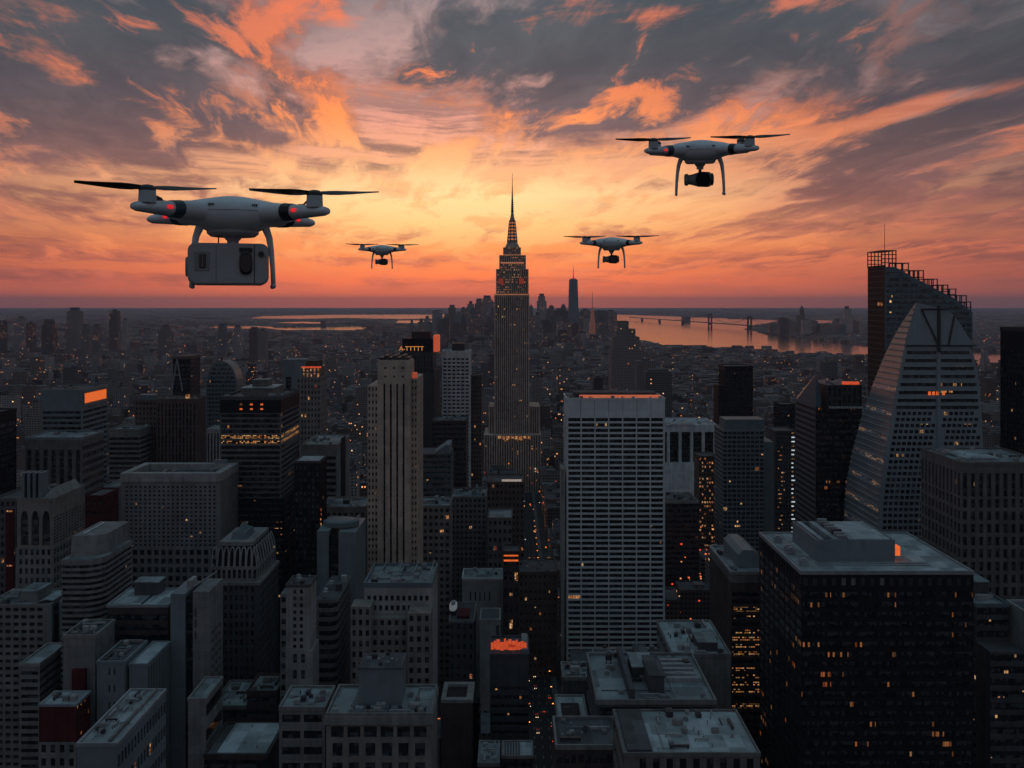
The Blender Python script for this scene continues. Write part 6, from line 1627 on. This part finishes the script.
# the rest, and everything further off, reads as one mass
b = MB(); tv = []
for q in lots:
    if q in own: continue
    x0, x1, y0, y1, n = lot_mesh(b, q, rd, q[2] < 1500)
    if q[2] < 2200 and rd.random() < .7:
        w, d = x1 - x0, y1 - y0; b.box(x0 + w * .3, x0 + w * .6, y0 + d * .3, y0 + d * .6, q[4] + .03, q[4] + 4); n += 6
    tv += [q[5]] * n
yy = 3000.0
while yy < 11000:
    s = 27 + (yy - 3000) * .006; lim = .62 * yb * 0 + .62 * yy; xx = -lim
    while xx < lim:
        w = s * rd.uniform(.6, 1.5)
        cx_ = xx + w / 2
        if not wet(cx_, yy) and not wet(cx_, yy + s) and not clash(xx, xx + w, yy, yy + s * .7, 5):
            h = rd.uniform(8, 34)
            r_ = rd.random()
            if r_ < .05: h *= 2.0
            px = 512 + cx_ * FPX / yy
            if 425 < px < 612 and 4600 < yy < 7600: h *= rd.uniform(1.2, 2.8)
            if px > 600: h = min(h, 45 if yy < 4800 else 22)
            if yy > 5000 and any(wet(cx_, yy + q_) for q_ in (250, 600, 1000, 1500)): h = min(h, 7)
            n0 = len(b.f); b.box(xx, xx + w * .92, yy, yy + s * rd.uniform(.5, .8), 0, h); tv += [rd.random()] * (len(b.f) - n0)
        xx += w + (14 if rd.random() < .12 else 2)
    yy += s * 1.05
yy = 11000.0
while yy < 34000:
    s = 160 + (yy - 11000) * .02; xx = -.62 * yy
    while xx < .62 * yy:
        w = s * rd.uniform(.5, 1.6)
        if rd.random() < .6 and not wet(xx + w / 2, yy) and not wet(xx, yy + s) and not wet(xx + w, yy):
            n0 = len(b.f); b.box(xx, xx + w, yy, yy + s * .5, 0, rd.uniform(6, 26) if not any(wet(xx + w / 2, yy + q_) for q_ in (400, 1000, 2000, 3500)) else 4); tv += [rd.random()] * (len(b.f) - n0)
        xx += w * 1.2
    yy += s * 1.3
o = tag(b.build('city_blocks', CMF), kind='stuff'); tone(o, tv)

# street and window lights scattered through the far blocks
LM = [lamp_mat('city_light_orange', (255, 125, 60), 1.0), lamp_mat('city_light_amber', (255, 175, 110), .9), lamp_mat('city_light_white', (235, 225, 215), .7), lamp_mat('city_light_red', (255, 80, 55), .9)]
b = MB()
def glow(x, y, z, s, m):
    b.box(x - s, x + s, y - s, y + s, z - s * .7, z + s * .7, m)
cl = [(rd.uniform(0, 1024), 10 ** rd.uniform(3.1, 4.15)) for _ in range(90)]
for px, yy in cl:
    for k in range(rd.randrange(2, 14)):
        y_ = yy * (1 + rd.gauss(0, .03)); x_ = X(px, yy) + rd.gauss(0, .010) * yy
        if wet(x_, y_): continue
        glow(x_, y_, rd.uniform(14, 44), min(y_, 5000) * rd.uniform(.00018, .00042), rd.choice((0, 0, 1, 1, 1, 2, 3)))
for k in range(700):
    y_ = 10 ** rd.uniform(2.95, 4.3); x_ = rd.uniform(-.56, .56) * y_
    if wet(x_, y_): continue
    glow(x_, y_, rd.uniform(8, 46), min(y_, 5000) * rd.uniform(.00014, .00034), rd.choice((0, 1, 1, 2)))
def street_run(x0, y0, x1, y1, n, m, s=.00030):
    for i in range(n):
        f = (i + rd.uniform(-.2, .2)) / n; x_, y_ = x0 + (x1 - x0) * f, y0 + (y1 - y0) * f
        if not wet(x_, y_) and rd.random() < .8: glow(x_, y_, 8 + rd.uniform(0, 8), min(y_, 5000) * s * rd.uniform(.6, 1.2), m)
for k in range(16):
    ax = AV[rd.randrange(len(AV))] - 18 + 18; ya = rd.uniform(1300, 4200); street_run(ax, ya, ax, ya + rd.uniform(500, 1600), 24, rd.choice((0, 1, 1)), .00026)
for k in range(26):
    ya = 1300 + rd.randrange(60) * 77.5; xa = rd.uniform(-.5, .5) * ya; street_run(xa, ya, xa + rd.uniform(150, 700), ya, 14, rd.choice((0, 0, 1)), .00026)
for k in range(170):                     # the busy low centre
    y_ = rd.uniform(640, 1290); px = rd.uniform(425, 562)
    glow(X(px, y_), y_ - .5, rd.uniform(8, 46), y_ * rd.uniform(.0003, .0007), rd.choice((0, 0, 1, 1, 3, 2)))
for k in range(80):
    y_ = rd.uniform(640, 1050); px = rd.uniform(660, 722)
    glow(X(px, y_), y_ - .5, rd.uniform(8, 60), y_ * rd.uniform(.0003, .0009), rd.choice((0, 0, 1, 3)))
tag(b.build('city_lights', LM), kind='stuff')

# ================================================================ haze
hm = bpy.data.materials.new('haze_air'); hm.use_nodes = True; tt = hm.node_tree; tt.nodes.clear()
pv = tt.nodes.new('ShaderNodeVolumePrincipled'); pv.inputs['Color'].default_value = (.82, .80, .96, 1); pv.inputs['Density'].default_value = HAZE_DENSITY; pv.inputs['Anisotropy'].default_value = 0.15
ho = tt.nodes.new('ShaderNodeOutputMaterial'); tt.links.new(pv.outputs[0], ho.inputs['Volume'])
b = MB(); b.box(-FAR - 50, FAR + 50, -3050, FAR + 50, -1.0, 450.0); tag(b.build('haze', hm), kind='stuff')

# ================================================================ drones
SH = paint_mat('drone_shell', (.84, .86, .86), .38, 0, .5, .10); SHB = paint_mat('drone_belly', (.56, .57, .58), .5, 0, .4, .08); BLK = paint_mat('drone_black', (.03, .03, .032), .4)
DKB = paint_mat('arm_band_teal', (.05, .10, .12), .4); CARB = paint_mat('propeller_carbon', (.045, .04, .04), .45); GREY = paint_mat('camera_grey', (.46, .45, .44), .55, 0, .4, .1)
GRY2 = paint_mat('camera_panel_grey', (.30, .30, .305), .6); LENS = paint_mat('lens_glass', (.008, .008, .012), .06, 0, .8); LED = lamp_mat('drone_red_lamp', (255, 40, 48), .62); LEDW = lamp_mat('drone_warm_lamp', (255, 190, 140), 1.4)


def make_drone(loc, label, cam_kind, yaw=0.0, pitch=0.0, spin=(0.1, -.05, 1.3, 1.4), leds=(1, 1)):
    r = thing('drone', (0, 0, 0), label, 'drone', None)
    # shell: sections across the width, each a flattened ring
    def ellipse(x, top, bot, hd, n=20, yoff=0.0):
        out = []
        for k in range(n):
            a = 2 * math.pi * k / n; c, s_ = math.cos(a), math.sin(a)
            yy = hd * math.copysign(abs(c) ** .75, c); zz = (top if s_ > 0 else bot) * abs(s_) ** .8
            out.append((x, yy + yoff, math.copysign(zz, s_)))
        return out
    secs = [(-.36, .030, .040, .05), (-.30, .046, .056, .12), (-.22, .066, .078, .19), (-.14, .078, .112, .235), (-.06, .091, .126, .25), (0, .094, .130, .255), (.06, .091, .126, .25), (.14, .078, .112, .235), (.22, .066, .078, .19), (.30, .046, .056, .12), (.36, .030, .040, .05)]
    b = MB(); b.rings([ellipse(*q) for q in secs]); b.build('shell', SH, r, smooth=True, fix=True)
    b = MB(); b.rings([[(q[0], y_ * 1.004, z_) for x_, y_, z_ in [(q[0], q[3] * math.copysign(abs(math.cos(a)) ** .75, math.cos(a)), .004 * (1 if a < math.pi else -1)) for a in [2 * math.pi * k / 24 for k in range(24)]]] for q in secs[2:-2]], cap=True); b.build('shell_seam', BLK, r, fix=True)
    b = MB(); b.rings([[(rr * .15 * math.cos(a), rr * .17 * math.sin(a), z_) for a in [2 * math.pi * k / 20 for k in range(20)]] for rr, z_ in ((1.02, -.095), (1.0, -.125), (.86, -.142), (.80, -.142))]); b.build('belly_plate', SHB, r, smooth=False, fix=True)
    for sx in (-1, 1):
        b = MB()
        for k in range(3): b.box(sx * .12 + (k - 1) * .011 - .0035, sx * .12 + (k - 1) * .011 + .0035, -.236, -.225, .020, .034)
        b.build('vent_slot', BLK, r)
    arm_h = lambda t_: .066 - .040 * min(1, t_ * 1.02); arm_w = lambda t_: .098 - .054 * min(1, t_ * 1.05)
    # arms: two in front, two behind
    for i, (sx, mx, my) in enumerate(((-1, .45, -.36), (1, .45, -.36), (-1, .43, .46), (1, .43, .46))):
        fr = my < 0
        p0 = Vector((sx * .14, my * .36, -.006)); p1 = Vector((sx * (mx + .072), my - .03 * (1 if fr else -1), -.010))
        b = MB(); d = (p1 - p0); rs = []
        n = Vector((-d.y, d.x, 0)).normalized()
        for t_ in [0, .12, .3, .5, .7, .86, .95, 1.0]:
            c = p0 + d * t_; hh = arm_h(t_) * (1 if t_ < .97 else .7); ww = arm_w(t_) * (1 if t_ < .97 else .7)
            rs.append([tuple(c + n * ww * math.cos(a) + Vector((0, 0, hh * math.sin(a)))) for a in [2 * math.pi * k / 14 for k in range(14)]])
        arm = b.build('arm', SHB if not fr else SH, r, smooth=True) if False else None
        b = MB(); b.rings(rs); arm = b.build('arm', SH, r, smooth=True, fix=True)
        # coloured band and lamp on the arm
        b = MB(); c0, c1 = p0 + d * .40, p0 + d * .53
        b.rings([[tuple(c + n * (w_ + .003) * math.cos(a) + Vector((0, 0, (h_ + .003) * math.sin(a)))) for a in [2 * math.pi * k / 14 for k in range(14)]] for c, w_, h_ in ((c0, arm_w(.40), arm_h(.40)), (c1, arm_w(.53), arm_h(.53)))], cap=False)
        b.build('arm_band', DKB if sx < 0 else BLK, arm, smooth=True, fix=True)
        if leds[0 if sx < 0 else 1]:
            q = p0 + d * .60; e = n * (-1 if n.y > 0 else 1)
            b = MB(); cc = q + e * (arm_w(.60) + .001); b.rings([[(cc.x + a_ * .016 * math.copysign(abs(math.cos(t_)) ** .5, math.cos(t_)), cc.y + o_, cc.z + .004 + a_ * .011 * math.sin(t_)) for t_ in [2 * math.pi * k / 12 for k in range(12)]] for a_, o_ in ((1.0, .03), (1.0, -.004), (.7, -.010))]); b.build('lamp', LED, arm, smooth=False, fix=True)
        m = Vector((sx * mx, my, 0))
        b = MB(); b.tube(m + Vector((0, 0, .012)), m + Vector((0, 0, .078)), .048, .045, 20); mo = b.build('motor', SHB, r, smooth=False)
        b = MB(); b.rings([[(m.x + rr * math.cos(a), m.y + rr * math.sin(a), z_) for a in [2 * math.pi * k / 16 for k in range(16)]] for rr, z_ in ((.046, .0785), (.044, .094), (.030, .108), (.010, .112))]); b.build('motor_cap', BLK, mo, smooth=False)
        # propeller: hub with two twisted blades
        hub = MB(); hub.tube(m + Vector((0, 0, .085)), m + Vector((0, 0, .104)), .022, n=12); po = hub.build('propeller', BLK, r)
        for s2 in (0, 1):
            a0 = spin[i] + s2 * math.pi; u = Vector((math.cos(a0), math.sin(a0), 0)); v = Vector((-math.sin(a0), math.cos(a0), 0)); rs = []
            for t_ in [0, .08, .2, .35, .55, .75, .92, 1.0]:
                rad = .015 + .350 * t_; ch = .024 + .050 * math.sin(min(1, t_ * 2.2) * math.pi / 2) * (1 - .72 * t_); tw = math.radians(40 - 24 * t_); th = .0042 - .0028 * t_
                c = m + u * rad + Vector((0, 0, .096 + .012 * t_ * t_)); e = v * math.cos(tw) + Vector((0, 0, math.sin(tw))); f = -v * math.sin(tw) + Vector((0, 0, math.cos(tw)))
                rs.append([tuple(c + e * ch * .5 * math.cos(a) + f * th * math.sin(a)) for a in [2 * math.pi * k / 10 for k in range(10)]])
            b = MB(); b.rings(rs); b.build('blade', CARB, po, smooth=True, fix=True)
    # landing legs: a broad strut sweeping down to a skid
    for sx in (-1, 1):
        pts = [(.150, -.055, .030), (.185, -.090, .026), (.208, -.150, .020), (.220, -.230, .0165), (.228, -.330, .0145), (.232, -.440, .0135)]
        b = MB(); b.rings([[(sx * x_ + w_ * math.cos(a), -.06 + .017 * math.sin(a), z_ + w_ * .4 * math.sin(a)) for a in [2 * math.pi * k / 10 for k in range(10)]] for x_, z_, w_ in pts]); lg = b.build('landing_leg', SH, r, smooth=True, fix=True)
        b = MB(); b.rings([[(sx * .232 + q * .013 * math.cos(a), y_, -.438 + q * .015 * math.sin(a)) for a in [2 * math.pi * k / 10 for k in range(10)]] for y_, q in ((-.14, .5), (-.13, 1), (.13, 1), (.14, .5))]); b.build('skid', SHB, lg, smooth=True, fix=True)
        b = MB(); b.tube((sx * .165, -.05, -.09), (sx * .105, -.04, -.135), .008, .006, 8); b.build('brace', BLK, lg)
    # gimbal
    b = MB(); b.rings([[(rr * math.cos(a), -.03 + rr * math.sin(a), z_) for a in [2 * math.pi * k / 16 for k in range(16)]] for rr, z_ in ((.055, -.140), (.048, -.155), (.034, -.170), (.034, -.196))]); b.build('gimbal', SHB, r, fix=True)
    if cam_kind == 'box':
        x0, x1, z0, z1, y0, y1 = -.250, .202, -.432, -.190, -.17, .12
        def rr_ring(y_, ins=0.0, rad=.045):
            out = []
            for cx_, cz_, a0 in ((x1 - ins - rad, z1 - ins - rad, 0), (x0 + ins + rad, z1 - ins - rad, 90), (x0 + ins + rad, z0 + ins + rad, 180), (x1 - ins - rad, z0 + ins + rad, 270)):
                for k in range(6): a = R(a0 + k * 18); out.append((cx_ + rad * math.cos(a), y_, cz_ + rad * math.sin(a)))
            return out
        b = MB(); b.rings([rr_ring(y0 + .0, .010), rr_ring(y0 + .010), rr_ring(y1 - .01), rr_ring(y1, .01)]); cam_ = b.build('camera_body', GREY, r, fix=True)
        def panel(nm, a, c, e, f, mt, o1=.006, bev=.004):
            b = MB(); b.box(a, c, y0 - o1, y0 + .004, e, f); return b.build(nm, mt, cam_, bevel=bev)
        panel('front_panel', -.212, -.130, -.352, -.242, GRY2, .004, .002); panel('viewfinder', -.186, -.150, -.336, -.256, LENS, .010, .003); panel('viewfinder_divider', -.170, -.166, -.33, -.262, GRY2, .013, .001)
        b = MB(); b.rings([[( .072 + q * .034 * math.copysign(abs(math.cos(a)) ** .6, math.cos(a)), y_, -.305 + q * .062 * math.copysign(abs(math.sin(a)) ** .7, math.sin(a))) for a in [2 * math.pi * k / 20 for k in range(20)]] for y_, q in ((y0 + .004, 1.08), (y0 - .012, 1.08), (y0 - .014, .92), (y0 - .006, .86))]); b.build('lens', LENS, cam_, fix=True)
        panel('lens_hood', .036, .108, -.243, -.216, BLK, .008, .003); panel('groove', .118, .123, -.42, -.20, BLK, .002, .0008); panel('groove', -.095, -.092, -.42, -.20, GRY2, .002, .0006)
        b = MB(); b.tube((.158, y0 - .008, -.252), (.158, y0 + .004, -.252), .017, n=14); b.build('button', BLK, cam_)
        b = MB(); b.tube((.172, y0 - .006, -.262), (.172, y0 + .004, -.262), .010, n=12); b.build('indicator', GRY2, cam_)
        b = MB(); b.rings([[(x0 - .018 + o_, -.02 + q * .05 * math.cos(a), -.325 + q * .058 * math.sin(a)) for a in [2 * math.pi * k / 16 for k in range(16)]] for o_, q in ((.02, 1), (.004, 1), (0, .85))]); b.build('side_knob', GREY, cam_, fix=True)
        b = MB(); b.tube((-.082, -.07, -.142), (-.082, -.07, -.192), .004, n=8); b.build('tether_rod', BLK, r)
    else:
        b = MB(); b.tube((.0, -.03, -.196), (.0, -.03, -.225), .016, n=10); b.build('gimbal_arm', BLK, r)
        cz = -.295; cyy = -.03
        b = MB(); prof = [(-.155, .036), (-.15, .058), (-.118, .060), (-.112, .048), (-.07, .055), (-.02, .072), (.07, .077), (.10, .070), (.105, .055), (.128, .053), (.134, .036)]
        b.rings([[(x_, cyy + q * math.cos(a), cz + q * math.sin(a)) for a in [2 * math.pi * k / 18 for k in range(18)]] for x_, q in prof]); cam_ = b.build('camera_body', GRY2, r, smooth=False, fix=True)
        b = MB(); b.rings([[(.028 + q * math.cos(a), y_, cz + .004 + q * math.sin(a)) for a in [2 * math.pi * k / 20 for k in range(20)]] for y_, q in ((cyy - .02, .074), (cyy - .095, .074), (cyy - .100, .067), (cyy - .082, .060))]); b.build('lens', LENS, cam_, fix=True)
        b = MB(); b.rings([[(x_, cyy + .063 * math.cos(a), cz + .063 * math.sin(a)) for a in [2 * math.pi * k / 18 for k in range(18)]] for x_ in (.108, .124)], cap=False); b.build('focus_ring', BLK, cam_)
        b = MB(); b.rings([[(x_, cyy + .060 * math.cos(a), cz + .060 * math.sin(a)) for a in [2 * math.pi * k / 18 for k in range(18)]] for x_ in (-.066, -.060)], cap=False); b.build('lens_ring', SHB, cam_)
        if cam_kind == 'lit':
            b = MB(); b.tube((-.06, -.25, -.07), (-.06, -.252, -.07), .012, n=8)
    r.location = loc; r.rotation_euler = (R(pitch), 0, yaw - math.atan2(loc[0], loc[1]))
    return r


def at(px, py, Y): return (X(px, Y), Y, Z(py, Y))
make_drone(at(233, 213, 5.65), 'largest white quadcopter drone carrying a big grey box camera under it', 'box', 0.0, 0.0, spin=(math.pi + .16, -.12, 1.45, 1.65))
make_drone(at(700, 149.5, 9.35), 'white quadcopter drone with a lens camera flying highest, above the river', 'lens', .03, 7.5, spin=(.22, -.10, 1.5, 1.6), leds=(1, 0))
make_drone(at(611.5, 242.5, 16.6), 'smaller quadcopter drone with a dark lens camera beside the needle spire', 'lens', -.02, 3.0, spin=(.10, -.06, 1.5, 1.6), leds=(0, 0))
make_drone(at(382, 249, 21.6), 'smallest quadcopter drone, hovering between the largest drone and the spire', 'lens', .02, 3.0, spin=(.12, -.10, 1.5, 1.6), leds=(0, 0))
